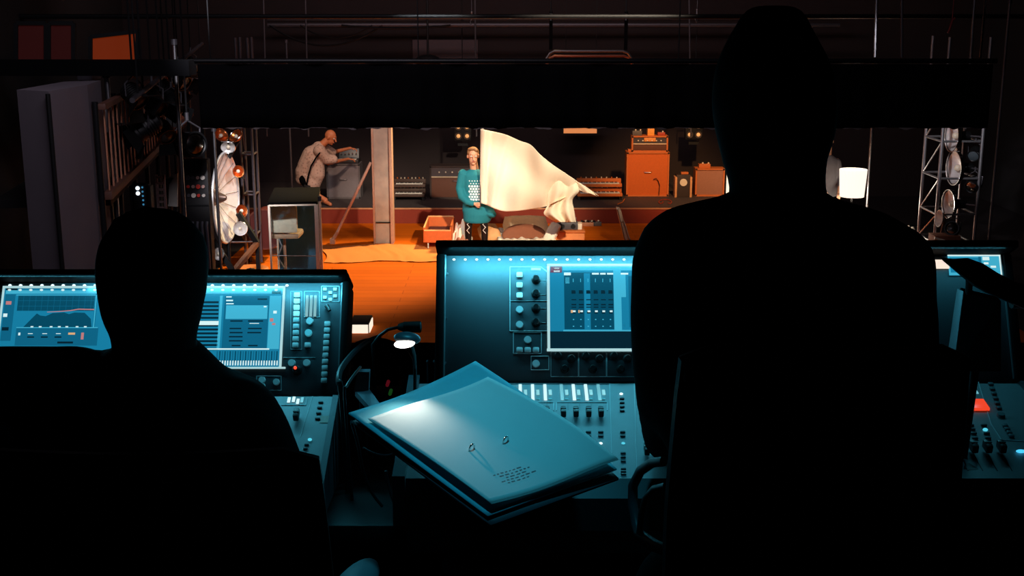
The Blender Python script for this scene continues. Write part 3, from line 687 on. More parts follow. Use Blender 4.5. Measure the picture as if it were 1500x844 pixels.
# pedals and cable clutter on the painted floor by the riser
rr = random.Random(11)
def floorp(x, y, z=0): return pixz(x, y, z)
for k, (x, y, s_, m, t, kn) in enumerate([(851, 312, .2, ORW, 'orange effects pedal nearest the hanging flag end', 3), (859, 318, .16, mat('amber_box', (240, 160, 70), .5), 'amber effects pedal in the middle of the floor cluster', 2), (868, 315, .14, mat('slate', (92, 88, 86), .5), 'slate effects pedal right in the floor cluster', 2),
                                      (858, 327, .24, mat('box_tan', (190, 128, 90), .5), 'tan effects pedal at the front of the floor cluster', 3), (871, 325, .16, mat('slate', (92, 88, 86), .5), 'small slate pedal front right of the floor cluster', 2)]):
    p = floorp(x, y); p.z = .01; p.y = min(p.y, 21.7); pedal(p, s_, s_ * .8, .07, m, t, kn, 'pedals on the floor by the riser', rz=rr.uniform(-.4, .4))
def floor_cable(pts, label, rad=.009, m=BLKM):
    P = [Vector((*floorp(x, y).xy, .012 + rad)) for x, y in pts]; Q = []
    for i in range(len(P) - 1):
        for t in range(5):
            a, b_, c_, d = P[max(i - 1, 0)], P[i], P[i + 1], P[min(i + 2, len(P) - 1)]; t_ = t / 5
            Q.append(.5 * ((2 * b_) + (-a + c_) * t_ + (2 * a - 5 * b_ + 4 * c_ - d) * t_ ** 2 + (-a + 3 * b_ - 3 * c_ + d) * t_ ** 3))
    Q.append(P[-1]); b = MB(); b.tube(Q, rad, 6); tag(b.build('cable', m), label, 'cable')
floor_cable([(846, 330), (856, 322), (866, 330), (878, 320), (872, 312)], 'looped dark cable among the floor pedals')
floor_cable([(848, 306 + 26), (842, 328), (850, 318), (862, 308 + 12), (880, 330)], 'orange cable curling through the floor pedals', m=ORW)
def on_riser(x, y): return pixz(x, y, RZ)
b = MB(); P = [on_riser(905, 300), on_riser(912, 297), on_riser(915, 292)]; b.tube([Vector((p.x, p.y, RZ + .01)) for p in P], .008, 6); tag(b.build('cable', ORW), 'thin orange cable on the riser at the left foot of the large speaker cabinet', 'cable')
b = MB(); P = [on_riser(965 + 6 * math.cos(t / 2.0) + t, 296 + 3 * math.sin(t / 2.0)) for t in range(18)]; b.tube([Vector((p.x, p.y, RZ + .01)) for p in P], .008, 6); tag(b.build('cable', mat('red_cable', (150, 50, 30), .5)), 'coiled reddish cable on the riser before the large speaker cabinet', 'cable')
# ------------------------------------------------------------------ bald person bending over the synthesizer
BY = 22.35
def bp(x, z, y=0): return Vector(((x - 750) * BY / 1786.0, BY + y, z))
def bz(y): return pix(750, y, BY).z
r = empty('person', bp(470, RZ), 'bald person in a loose patterned shirt bending over the grey speaker cabinet', 'person')
bh = bp(486.5, bz(201)); bf_ = Vector((.80, -.22, -.38))
ftL, ftR = bp(484, RZ + .05, -.2), bp(466, RZ + .05, .25)
wr1, wr2 = bp(509, bz(222), .55), bp(507, bz(237), .42)
def bb(b):
    head(b, bh, bf_, s=1.14, neck=bp(473, bz(213)))
    limb(b, [bp(452, bz(258)), bp(456, bz(243)), bp(463, bz(228)), bp(470, bz(216))], [.15, .15, .165, .10])
    limb(b, [bp(471, bz(216), .14), bp(486, bz(226), .30), wr1], [.052, .04, .027]); limb(b, [bp(470, bz(218), -.16), bp(482, bz(239), -.02), wr2], [.052, .04, .027])
    limb(b, [bp(449, bz(261), -.08), bp(464, bz(284), -.16), bp(478, RZ + .10, -.12)], [.095, .062, .042]); limb(b, [bp(477, RZ + .07, -.12), bp(486, RZ + .035, -.24)], [.04, .035])
    limb(b, [bp(449, bz(261), .10), bp(460, bz(284), .1), bp(460, RZ + .10, .22)], [.095, .062, .042]); limb(b, [bp(460, RZ + .07, .22), bp(468, RZ + .035, .12)], [.04, .035])
    hand(b, wr1, (1, .05, -.15), (0, .1, 1), 1, .5); hand(b, wr2, (1, .05, -.1), (0, 0, 1), -1, .5)
flesh('body', bb, mat('skin_warm', (196, 118, 78), .55, noise=.06), r, .010, 3)
eyes(r, bh, bf_, s=1.14)
def bs(b):
    limb(b, [bp(447, bz(256)), bp(452, bz(243)), bp(460, bz(229)), bp(469, bz(217))], [.165, .185, .20, .125])
    limb(b, [bp(456, bz(240)), bp(447, bz(252)), bp(443, bz(262))], [.19, .17, .12]); limb(b, [bp(463, bz(236), -.05), bp(464, bz(254), -.06), bp(461, bz(268), -.06)], [.18, .17, .13]); b.loft([(bp(458, bz(279), -.04), .10, .16), (bp(458, bz(268), -.04), .17, .19), (bp(456, bz(255), -.02), .20, .19)])
    limb(b, [bp(471, bz(216), .14), bp(481, bz(223), .26), bp(485, bz(226), .3)], [.10, .085, .08]); limb(b, [bp(472, bz(219), -.18), bp(481, bz(232), -.10), bp(490, bz(233), -.04)], [.11, .10, .085])
SHIRT = mat('patterned_shirt', (186, 160, 146), .85, bump=.3, scale=25); nt = SHIRT.node_tree; bs_ = nt.nodes['Principled BSDF']
ch = nt.nodes.new('ShaderNodeTexVoronoi'); ch.inputs['Scale'].default_value = 22; tcn = nt.nodes.new('ShaderNodeTexCoord'); nt.links.new(tcn.outputs['Object'], ch.inputs['Vector'])
rp = nt.nodes.new('ShaderNodeValToRGB'); rp.color_ramp.elements[0].position = .25; rp.color_ramp.elements[0].color = (*lin((160, 130, 118)), 1); rp.color_ramp.elements[1].position = .4; rp.color_ramp.elements[1].color = (*lin((192, 162, 146)), 1)
nt.links.new(ch.outputs['Distance'], rp.inputs['Fac']); nt.links.new(rp.outputs['Color'], bs_.inputs['Base Color'])
flesh('shirt', bs, SHIRT, r, .012, 4)
def tr(b):
    limb(b, [bp(449, bz(261), -.08), bp(462, bz(281), -.15)], [.12, .09]); limb(b, [bp(449, bz(261), .10), bp(459, bz(281), .1)], [.12, .09])
flesh('shorts', tr, BLK, r, .012, 3)
b = MB(); b.tube([bp(471, bz(211), -.2), bp(474, bz(221), -.27), bp(468, bz(229), -.30), bp(461, bz(240), -.30), bp(457, bz(252), -.30), bp(453, bz(268), -.28), bp(452, bz(274), -.2)], .016, 6)
b.build('shoulder_strap', BLK, r)
b = MB(); b.box(bp(453, bz(272), -.26), (.12, .08, .10), (0, .3, 0), bev=.02); tag(b.build('shoulder_bag', BLKP), 'small black bag hanging on the strap of the bald person', 'bag')
# ================================================================== CONTROL BOOTH
class Plane:
    def __init__(s, P0, P1, P2):
        """P0, P1 across, P2 up the slope"""
        s.o = Vector(P0); s.u = (Vector(P1) - s.o).normalized(); v = Vector(P2) - s.o; s.v = (v - s.u * v.dot(s.u)).normalized(); s.n = s.u.cross(s.v)
        if s.n.dot(Vector((0, 0, CAMZ)) - s.o) < 0: s.n = -s.n
    def at(s, x, y, h=0):
        C = Vector((0, 0, CAMZ)); d = ray(x, y); return C + d * ((s.o - C).dot(s.n) / d.dot(s.n)) + s.n * h
    def uv(s, x, y):
        p = s.at(x, y) - s.o; return p.dot(s.u), p.dot(s.v)
    def P(s, u, v, h=0): return s.o + s.u * u + s.v * v + s.n * h
    def mtx(s, p): 
        M = Matrix((s.u, s.v, s.n)).transposed().to_4x4(); M.translation = p; return M
    def quad(s, b, x0, y0, x1, y1, h=.0004):
        u0, v0 = s.uv(x0, y0); u1, _ = s.uv(x1, y0); _, v1 = s.uv(x0, y1)
        b.poly([s.P(u0, v0, h), s.P(u0, v1, h), s.P(u1, v1, h), s.P(u1, v0, h)])
    def box(s, b, x0, y0, x1, y1, h0, h1, bev=0):
        u0, v0 = s.uv(x0, y0); u1, _ = s.uv(x1, y0); _, v1 = s.uv(x0, y1)
        b.boxm(s.mtx(s.P((u0 + u1) / 2, (v0 + v1) / 2, (h0 + h1) / 2)), (abs(u1 - u0), abs(v1 - v0), h1 - h0), bev)
    def poly(s, b, pts, h=.0006):
        b.poly([s.at(x, y, h) for x, y in pts])
def em(name, c, e=1.0): return mat(name, tuple(v * .25 for v in c), .25, emit=e, noise=.04, ecol=c)
PANEL = mat('console_panel', (66, 74, 80), .5, metal=.15, noise=.05)
DECK = mat('console_deck', (126, 134, 138), .5, metal=.1, noise=.05)
BEZ = mat('console_bezel', (4, 4, 5), .7, spec=.08)
BTN = mat('grey_button', (200, 206, 208), .45)
LINE = mat('panel_line', (190, 200, 204), .5)
FADER = mat('fader_black', (8, 8, 10), .4)
LED = em('teal_led', (215, 250, 255), 1.6)
LEDW = em('white_led', (215, 250, 255), 1.0)
LEDT = em('cyan_led', (90, 215, 240), .9)
S_BG = em('screen_teal', (22, 122, 158)); S_LT = em('screen_light', (64, 172, 202)); S_DK = em('screen_dark', (6, 70, 94)); S_VD = em('screen_navy', (6, 34, 48)); S_WH = em('screen_white', (214, 240, 240)); S_PK = em('screen_pink', (190, 120, 120)); S_RD = em('screen_crimson', (110, 20, 50)); S_OR = em('screen_amber', (220, 170, 120)); S_MID = em('screen_mid', (14, 96, 128))
SM = [S_BG, S_LT, S_DK, S_VD, S_WH, S_PK, S_RD, S_OR, S_MID]
protoM = {}
def button_mesh(kind):
    if kind in protoM: return protoM[kind]
    b = MB()
    if kind == 'button': b.boxm(Matrix.Translation((0, 0, .003)), (.0125, .0105, .006), .0022); m = BTN
    elif kind == 'round_button': b.cyl((0, 0, 0), (0, 0, .006), .0078, .0070, 18); m = BTN
    elif kind == 'small_button': b.boxm(Matrix.Translation((0, 0, .002)), (.011, .0042, .004), .001); m = mat('dark_button', (60, 70, 76), .5)
    elif kind == 'knob':
        b.lathe((0, 0, 0), (0, 0, 1), [(.0095, 0), (.0092, .003), (.0068, .004), (.0062, .017), (.0052, .0185), (.0008, .0185)], 18, capb=True); m = FADER
    elif kind == 'fader': b.boxm(Matrix.Translation((0, 0, .008)), (.0105, .022, .014), .003); b.boxm(Matrix.Translation((0, 0, .0155)), (.0105, .002, .0015)); m = FADER
    elif kind == 'led': b.sph((0, 0, .0015), (.0036, .0028, .0022), n=10); m = LED
    elif kind == 'screw': b.cyl((0, 0, 0), (0, 0, .0015), .003, .0025, 12); m = STEEL
    bmesh.ops.recalc_face_normals(b.b, faces=b.b.faces[:]); me = bpy.data.meshes.new(kind); b.b.to_mesh(me); b.b.free(); me.materials.append(m)
    me.polygons.foreach_set('use_smooth', [True] * len(me.polygons))
    try: me.set_sharp_from_angle(angle=math.radians(38))
    except Exception: pass
    protoM[kind] = me; return me
def put(kind, pl, x, y, parent, h=0, name=None, m=None, sc=1.0):
    o = bpy.data.objects.new(name or kind, button_mesh(kind)); COL.objects.link(o); o.parent = parent
    M = pl.mtx(pl.at(x, y, h)); M.translation -= WL[parent.name]; o.matrix_local = M @ Matrix.Scale(sc, 4)
    if m is not None:
        o.material_slots[0].link = 'OBJECT'; o.material_slots[0].material = m
    return o
# desk
TZ_ = 2.92
r = empty('mixing_desk_table', (-.4, 2.4, 2.15), 'long black table carrying both mixing consoles', 'table')
TM = mat('table_black', (14, 16, 18), .5)
b = MB(); b.box((-.3, 2.50, TZ_ - .02), (4.2, .72, .04), bev=.006); b.build('table_top', TM, r)
for x in (-2.3, -.42, 1.7):
    for y in (2.2, 2.8):
        b = MB(); b.box((x, y, (2.15 + TZ_ - .04) / 2), (.05, .05, TZ_ - .04 - 2.15)); b.build('leg', TM, r)
def console(name, label, top, bot, Yt, Yb, xl, xr, bezel, deckpts, group=None):
    """tilted meter panel plus fader deck"""
    A, B_, C_ = pix(xl, top, Yt), pix(xr, top, Yt), pix(xl, bot, Yb); pl = Plane(pix(xl, bot, Yb), pix(xl + 50, bot, Yb), pix(750 + (xl - 750) * .97, top, Yt))
    r = empty(name, (0, (Yt + Yb) / 2, TZ_), label, 'mixing console')
    return r, pl
# ---- right-hand (larger) console
c2r = empty('mixing_console', (pix(1050, 500, 2.4).x, 2.3, TZ_), 'large mixing console in the centre, behind the sheets of paper and the standing operator', 'mixing console')
plB = Plane(pix(640, 560, 2.36), pix(900, 560, 2.36), pix(900, 365, 2.49))
zB = pix(900, 560, 2.36).z
dkB = Plane(pix(640, 562, 2.352), pix(900, 562, 2.352), pix(900, 715, 1.99))
uL, vT = plB.uv(637, 366); uR, _ = plB.uv(1477, 366); _, vB0 = plB.uv(900, 562)
def panel_shell(r, pl, uL, uR, vB, vT, bz_, hood=.022):
    b = MB(); b.boxm(pl.mtx(pl.P((uL + uR) / 2, (vB + vT) / 2, -.03)), (uR - uL, vT - vB, .06), .004); b.build('screen_housing', PANEL, r)
    b = MB(); b.boxm(pl.mtx(pl.P((uL + uR) / 2, vT + bz_ * .5, -.002)), (uR - uL + bz_ * 2, bz_, .095 + hood), .006)
    for u in (uL - bz_ / 2, uR + bz_ / 2): b.boxm(pl.mtx(pl.P(u, (vB + vT) / 2, -.025)), (bz_, vT - vB, .08), .005)
    b.boxm(pl.mtx(pl.P((uL + uR) / 2, (vB + vT) / 2, -.063)), (uR - uL + bz_, vT - vB, .006)); b.build('bezel', BEZ, r)
uLp, vTp = plB.uv(652, 374); uRp, _ = plB.uv(1466, 374)
panel_shell(c2r, plB, uLp, uRp, vB0 + .002, vTp, .017)
b = MB(); plB.box(b, 650, 374, 654, 556, .0, .006, .002); plB.box(b, 1464, 374, 1468, 556, 0, .006, .002); b.build('side_trim', mat('trim_steel', (120, 132, 138), .4, metal=.6), c2r)
for i in range(24): put('led', plB, 665 + i * 16.6 if i < 24 else 0, 380.5, c2r, 0, 'led', sc=.9)  # glowing beads stand for the reflected spots of the hood LEDs
# lamp strip under the hood, washing down the panel
def strip(pl, x0, x1, y, h, power, col, tilt=0.5, w_=.012):
    a, c_ = pl.at(x0, y, h), pl.at(x1, y, h); l = bpy.data.lights.new('hood_strip', 'AREA'); l.shape = 'RECTANGLE'; l.size = (c_ - a).length; l.size_y = w_; l.energy = power; l.color = col
    o = bpy.data.objects.new('hood_strip', l); COL.objects.link(o); z = -( -pl.v - pl.n * tilt).normalized(); x = pl.u; yv = z.cross(x); M = Matrix((x, yv, z)).transposed().to_4x4(); M.translation = (a + c_) / 2; o.matrix_world = M; return o
TL = (.10, .66, .88)
strip(plB, 660, 1120, 375, .045, 1.15, TL, -.45)
strip(plB, 1340, 1460, 375, .045, .20, TL, -.45)
strip(plB, 660, 960, 375, .045, 2.0, TL, 1.5)
# control group left of the screen
b = MB()
def outline(b, pl, pts, t=.0016, h=.0012, closed=True):
    L = [pl.at(x, y, h * .5) for x, y in pts]
    for P, Q in zip(L, L[1:] + ([L[0]] if closed else [])): b.cyl(P, Q, t * .5, n=4)
outline(b, plB, [(747, 391), (792, 391), (802, 399), (802, 485), (747, 485)], .0022); outline(b, plB, [(747, 441), (802, 441)], closed=False)
outline(b, plB, [(752, 487), (793, 487), (793, 518), (752, 518)]); outline(b, plB, [(778, 522), (804, 522), (804, 542), (778, 542)])
for x in (807, 848, 889, 930): outline(b, plB, [(x, 516), (x + 40, 516), (x + 40, 552), (x, 552)], .001)
b.build('panel_marking', LINE, c2r)
for y in (411, 432, 452, 473): b = MB(); outline(b, plB, [(789, y), (800, y)], .001, closed=False); b.build('leader_line', LINE, c2r)
b = MB(); plB.quad(b, 778, 392.5, 792, 396, .0008); b.build('panel_legend', LINE, c2r)
for y in (403, 418, 433): put('button', plB, 761, y, c2r, m=mat('strip_lit_button', (200, 240, 240), .4, emit=.35, ecol=(170, 235, 240)))  # glow stands for the hood strip's light on the upper buttons
for y in (454, 476): put('round_button', plB, 761, y, c2r)
for y in (410, 431, 452, 473): put('knob', plB, 785, y, c2r)
for x, y in ((761, 513), (773, 513), (785, 513)): put('button', plB, x, y, c2r)
put('round_button', plB, 773, 498, c2r); put('round_button', plB, 785, 533, c2r)
for g_ in range(4):
    for dx, dy in ((10, 522), (30, 526), (20, 541)): put('knob', plB, 807 + 41 * g_ + dx, dy, c2r, sc=.95)
for x, y in ((655, 401), (653, 466), (652, 532), (1449, 523), (1451, 537)): put('screw', plB, x, y, c2r)
# main touch screen
b = MB(); b.mi = 0; Q = plB.quad
Q(b, 805, 391, 1100, 511, .0030)
def layer(b, mi, h, L):
    b.mi = mi
    for q in L: Q(b, *q, h)
layer(b, 2, .0034, [(826, 400, 898, 483)]); layer(b, 3, .0034, [(805, 486, 1100, 511)]); layer(b, 6, .0036, [(806, 391, 823, 400)])
layer(b, 1, .0034, [(824, 391, 1100, 397), (898, 397, 909, 484), (909, 403, 916, 436), (828, 407, 834, 416), (825, 484, 1100, 486)])
layer(b, 4, .0036, [(826, 400, 836, 404), (867, 400.5, 877, 403), (879, 400.5, 887, 403), (889, 400.5, 898, 403), (909, 400.5, 920, 403), (812, 393, 819, 395), (811, 397, 820, 399)])
layer(b, 0, .0035, [(855, 401, 864, 484)]); 
for k in range(6):
    x = 837 + k * 10.8
    layer(b, 3, .0037, [(x, 427, x + 6, 431), (x, 439, x + 7, 440.5), (x, 446, x + 7, 448), (x, 450, x + 7, 451.5), (x + 1, 457, x + 6, 460)])
    layer(b, 4, .0038, [(x + 2, 455.5, x + 6, 458)]); layer(b, 1, .0037, [(x + 2, 409, x + 3, 414), (x + 2, 468, x + 4, 469.5), (x + 2, 478, x + 4, 479.5)])
    b.mi = 3; plB.poly(b, [(x, 431), (x, 426), (x + 6, 426)], .0040)
layer(b, 7, .0039, [(836, 455, 839, 459), (847, 455, 849, 459)])
layer(b, 8, .0034, [(920, 405, 1095, 480)])
o = b.build('touch_screen', SM, c2r, smooth=False)
b = MB(); L = .0032
for q in ((801, 387, 1104, 391), (801, 511, 1104, 515), (801, 387, 805, 515), (1100, 387, 1104, 515)): plB.box(b, *q, 0, .004, .001)
b.build('screen_frame', em('frame_glow', (190, 232, 236), .8), c2r)
# second small screen on the right wing and bright label patch
b = MB(); b.mi = 1; Q(b, 1387, 374, 1466, 404, .003); layer(b, 4, .0034, [(1387, 373, 1466, 376), (1462, 374, 1466, 404), (1438, 377, 1448, 382), (1440, 385, 1447, 388), (1450, 390, 1458, 393)]); layer(b, 0, .0034, [(1390, 378, 1434, 400)]); layer(b, 8, .0035, [(1432, 377, 1436, 402)])
b.build('side_screen', SM, c2r, smooth=False)
b = MB(); plB.box(b, 1354, 381, 1389, 394, .0005, .004, .001); b.build('lit_label', em('label_glow', (252, 232, 214), 1.0), c2r)
# deck
def deck_shell(r, pk, xl0, yl0, xr0, vdep, th, z0):
    u0, v0 = pk.uv(xl0, yl0); u1, _ = pk.uv(xr0, yl0)
    P = [pk.P(u0, v0), pk.P(u1, v0), pk.P(u1, vdep), pk.P(u0, vdep)]
    b = MB(); A = [b.b.verts.new(p) for p in P]; B = [b.b.verts.new(Vector((p.x, p.y, z0))) for p in P]
    b._f(A); b._f(B)
    for i in range(4): b._f([A[i], A[(i + 1) % 4], B[(i + 1) % 4], B[i]])
    return b, P
_, vF = dkB.uv(900, 701); _, vK = dkB.uv(900, 562)
b, P = deck_shell(c2r, dkB, 614, 562, 1492, vF, .06, TZ_ + .001); b.build('fader_deck', DECK, c2r, smooth=False)
b = MB(); b.prism([P[2], P[3], P[3] + Vector((0, -.03, -.025)), P[2] + Vector((0, -.03, -.025))], (0, 0, -.06)); b.build('front_lip', mat('lip_dark', (46, 52, 58), .5), c2r, smooth=False)
b = MB()
for x0_ in (P[0].x, P[1].x):
    a, c_ = Vector((x0_, P[0].y, P[0].z)), Vector((x0_, P[3].y, P[3].z)); d = c_ - a
    s_ = -1 if x0_ < 0 else 1
    b = MB(); b.prism([a + Vector((0, .02, .012)), c_ + Vector((0, -.02, .012)), c_ + Vector((0, -.02, -.08)), a + Vector((0, .02, TZ_ - a.z + .002))], (s_ * .022, 0, 0))
    b.build('end_cheek', mat('cheek_grey', (62, 72, 78), .5, metal=.2), c2r, smooth=False)
pk = dkB
def strips(xs, y0, y1, w_, m, name):
    b = MB()
    for x in xs: pk.box(b, x - w_ / 2, y0, x + w_ / 2, y1, 0, .0015)
    o = b.build(name, m, c2r, smooth=False); return o
for x in (724, 743, 762, 780, 798, 822, 839.5, 857.5, 876): 
    b = MB(); pk.box(b, x - 2.3, 564, x + 2.3, 587, 0, .0018); b.build('channel_strip', LEDW if x not in (822, 876) else em('strip_dim', (120, 200, 215), .8), c2r, smooth=False)
    b = MB(); pk.box(b, x + 5.5, 572, x + 10, 579, 0, .0018); b.build('select_light', em('sel', (150, 225, 235), .8), c2r, smooth=False)
    put('small_button', pk, x + 8, 585.5, c2r, m=mat('lit_small', (90, 180, 190), .4, emit=.3, ecol=(90, 190, 205)), sc=.6)
b = MB()
for x0_, x1_ in ((735, 811), (815, 889.5)): outline(b, pk, [(x0_, 602), (x0_, 590), (x1_, 590), (x1_, 602)], .002, closed=False)
for x in (893, 929): outline(b, pk, [(x, 563), (x + 4, 700)], .0016, closed=False)
b.build('deck_marking', LINE, c2r)
b = MB()
for x in (764, 783, 801, 832, 849, 866): outline(b, pk, [(x, 592), (x, 601)], .001, closed=False)
pk.box(b, 640, 562, 893, 563.2, 0, .001); b.build('deck_divider', mat('divider', (40, 60, 66), .6), c2r)
for k, x in enumerate((783, 801, 825, 843.5, 862, 880)):
    put('fader', pk, x, 611, c2r, .004, sc=1.0); put('screw', pk, x, 602.5, c2r, name='fader_cap_light', m=LEDT)
    for y in (634, 640): put('small_button', pk, x, y, c2r, sc=.9)
    put('led', pk, x, 650.5, c2r, sc=.95); 
    b = MB(); pk.box(b, x - .7, 652, x + .7, 671, 0, .0008); b.build('fader_slot', FADER, c2r)
put('led', pk, 910, 578, c2r, sc=1.0); put('led', pk, 913, 650.5, c2r, m=LEDT)
for y in (585, 591, 597, 603, 634, 640, 665, 671, 677, 688, 692, 696): put('small_button', pk, 911 + (y - 580) * .02, y, c2r, sc=.85)
for x in (945, 965):
    for y in (635, 641): put('small_button', pk, x, y, c2r, sc=.8)
    put('led', pk, x, 650, c2r, m=BTN, sc=.8)
put('fader', pk, 947, 667, c2r, .004, sc=.95); put('fader', pk, 968, 672, c2r, .004, sc=.95)
# right wing of the deck
b = MB(); pk.box(b, 1414, 588, 1440, 602, .0, .006, .001); b.build('red_display', em('red_display', (240, 70, 40), 1.0), c2r)
b = MB(); outline(b, pk, [(1433, 560), (1452, 622), (1467, 645), (1500, 647)], .0018, closed=False); b.build('wing_marking', LINE, c2r)
for k in range(6): put('button', pk, 1451 + k * 2.4, 564 + k * 7, c2r, sc=.8, m=mat('shaded_button', (70, 96, 102), .5))  # darker button copy; light falloff to the right is put into its colour
put('round_button', pk, 1466, 610, c2r, m=mat('shaded_button', (70, 96, 102), .5))
for k in range(4): put('button', pk, 1472 + k * 3, 625 + k * 5, c2r, sc=.8, m=mat('shaded_button', (70, 96, 102), .5))
for j_, (dx, y) in enumerate(((0, 624), (2, 630), (4, 636), (6, 643))):
    for k in range(3): put('small_button', pk, 1403 + k * 19 + dx, y, c2r, sc=1.0, m=mat('shaded_button', (70, 96, 102), .5))
put('led', pk, 1443, 631, c2r, m=LEDT, sc=1.4)
for k in range(4):
    put('fader', pk, 1404 + k * 20.5, 663, c2r, .004, sc=1.15)
    b = MB(); outline(b, pk, [(1406 + k * 20.5, 666), (1418 + k * 21.5, 690)], .0016, closed=False); b.build('fader_slot', FADER, c2r)
for x, y in ((1419, 578), (1425, 572)):
    b = MB(); pk.box(b, x - 1.6, y - 5, x + 1.6, y + 5, 0, .0016); b.build('channel_strip', em('strip_dim', (120, 200, 215), .8), c2r, smooth=False)
b = MB(); pk.box(b, 1385, 563, 1392, 585, 0, .0012); b.build('channel_strip', em('strip_dark', (50, 100, 112), .8), c2r, smooth=False)
b = MB(); b.sph(pk.at(1495, 664, .004), (.009, .005, .003)); b.build('status_light', em('blue_status', (70, 190, 240), 1.3), c2r)
# ---- left console
c1r = empty('mixing_console', (pix(200, 500, 2.4).x, 2.35, TZ_), 'smaller mixing console on the left, half hidden by the seated operator', 'mixing console')
plA = Plane(pix(500, 578, 2.385), pix(200, 578, 2.385), pix(200, 405, 2.505))
if plA.u.x < 0: plA.u = -plA.u
dkA = Plane(pix(300, 581, 2.38), pix(490, 581, 2.38), pix(490, 713, 2.16))
uL, vTp = plA.uv(-60, 414); uR, _ = plA.uv(503, 414); _, vB0 = plA.uv(200, 580)
panel_shell(c1r, plA, uL, uR, vB0, vTp, .014)
b = MB(); plA.box(b, 500.5, 416, 503, 575, 0, .005, .001); b.build('side_trim', mat('trim_steel', (120, 132, 138), .4, metal=.6), c1r)
for i in range(27): put('led', plA, 15 + i * 15.6, 418.5, c1r, 0, 'led', sc=1.0)
strip(plA, 0, 500, 415, .040, 1.2, TL, -.45)
strip(plA, 120, 500, 415, .040, 1.4, TL, 1.5)
Q = plA.quad
b = MB(); b.mi = 0; Q(b, 8, 423, 415, 538, .0030)
layer(b, 1, .0034, [(10, 426, 412, 431)]); layer(b, 3, .0036, [(10, 423, 27, 426), (399, 423, 412, 431)]); 
b.mi = 4
for i in range(26):
    x = 15 + i * 15.6; plA.poly(b, [(x + 2.6 * math.cos(t * math.pi / 4), 425.6 + 1.6 * math.sin(t * math.pi / 4)) for t in range(8)], .0040)  # white ovals paint the LED row's reflection on the screen glass
layer(b, 8, .0034, [(9, 432, 24, 500), (141, 432, 144, 480), (25, 481, 145, 507)]); layer(b, 2, .0035, [(28, 434, 140, 456)])
layer(b, 1, .0036, [(25, 432.5, 142, 433.5), (25, 480, 144, 481.2), (141.5, 433, 143, 480)])
for y in (441, 449): layer(b, 8, .0038, [(28, y, 140, y + .6)])
for x in range(36, 140, 9): layer(b, 8, .0038, [(x, 434, x + .5, 456)])
b.mi = 2; plA.poly(b, [(35, 480), (55, 460), (60, 463), (68, 464), (78, 459.5), (95, 458.5), (102, 461), (110, 458.6), (125, 459), (134, 468), (135, 480)], .0040)
b.mi = 5; plA.poly(b, [(70, 457.6), (88, 456.6), (104, 455.2), (116, 453), (139, 453.5), (139, 455), (116, 454.5), (104, 456.4), (88, 457.6), (70, 458.3)], .0042)
layer(b, 4, .0042, [(x, 478.6, x + 4, 480.4) for x in (46, 58, 74, 86, 97, 112, 124)]); layer(b, 3, .0038, [(41, 493.5, 51, 495.5), (61, 493.5, 71, 495.5), (81, 493.5, 91, 495.5), (4, 480, 14, 485), (85, 501, 108, 504)]); layer(b, 7, .0038, [(101, 488, 111, 491)]); layer(b, 4, .0038, [(6, 460, 12, 465), (42, 489, 49, 490), (63, 489, 70, 490), (83, 489, 90, 490), (28, 488, 31, 492)]); layer(b, 5, .0038, [(10, 442, 18, 447), (120, 488, 124, 498)])
for k in range(13): layer(b, 3, .0036, [(270, 442 + k * 5.7, 321 - k * .1, 445 + k * 5.7)])
layer(b, 4, .0040, [(270, 471, 321, 477), (280, 511, 395, 513)])
layer(b, 8, .0034, [(330, 434, 395, 511)]); layer(b, 1, .0036, [(323, 434, 327, 511), (396, 434, 413, 512), (332, 448, 393, 468)])
layer(b, 3, .0038, [(338, 470, 356, 472), (364, 470, 386, 472), (337, 481, 354, 483), (364, 481, 384, 483), (337, 487, 356, 489), (363, 487, 383, 489), (336, 493, 356, 495), (336, 499, 356, 501), (340, 506, 353, 508), (364, 506, 378, 508), (378, 438, 392, 440)])
layer(b, 4, .0038, [(332, 435, 340, 436.5), (332, 440, 342, 442), (332, 445, 343, 446.5), (387, 449, 391, 451), (401, 456, 406, 460), (366, 474, 380, 475)]); layer(b, 5, .0040, [(396, 467, 401, 472), (399, 474, 404, 477)])
for k in range(24): layer(b, 2 if k % 2 else 8, .0036, [(318 + k * 3.8, 515, 320 + k * 3.8, 532)]); 
for k in range(24): layer(b, 4, .0038, [(318.2 + k * 3.8, 529, 320 + k * 3.8, 536)])
b.build('touch_screen', SM, c1r, smooth=False)
b = MB()
for q in ((5, 419.5, 418.5, 422.5), (5, 538, 418.5, 540.5), (415, 420, 418.5, 540), (5, 420, 8, 540)): plA.box(b, *q, 0, .004, .001)
b.build('screen_frame', em('frame_glow', (190, 232, 236), .8), c1r)
LB = mat('strip_lit_button', (200, 240, 240), .4, emit=.35, ecol=(170, 235, 240))
for k in range(9): put('button', plA, 435.5 - k * .3, 432.5 + k * 9.2, c1r, m=LB if k < 4 else None)  # topmost buttons carry the strip's light as glow
for k in range(3):
    b = MB(); plA.box(b, 448.5 + k * 6, 433, 452.5 + k * 6, 464, 0, .003, .001); b.build('level_meter', em('meter_glow', (150, 205, 212), .75), c1r)
b = MB(); outline(b, plA, [(446, 427), (468, 427), (468, 465), (446, 465)], .0012); outline(b, plA, [(426, 427), (442, 427), (442, 512), (426, 512)], .0008); outline(b, plA, [(471, 419.5), (497, 419.5), (497, 442), (471, 442)], .0022)
outline(b, plA, [(415, 524), (462, 524)], .001, closed=False); outline(b, plA, [(376, 551), (412, 551), (412, 572), (376, 572)], .001); b.build('panel_marking', LINE, c1r)
for x, y in ((476, 424), (491, 424), (476, 436), (484, 439), (491, 434), (484, 429)): put('button', plA, x, y, c1r, sc=.6, m=LB)
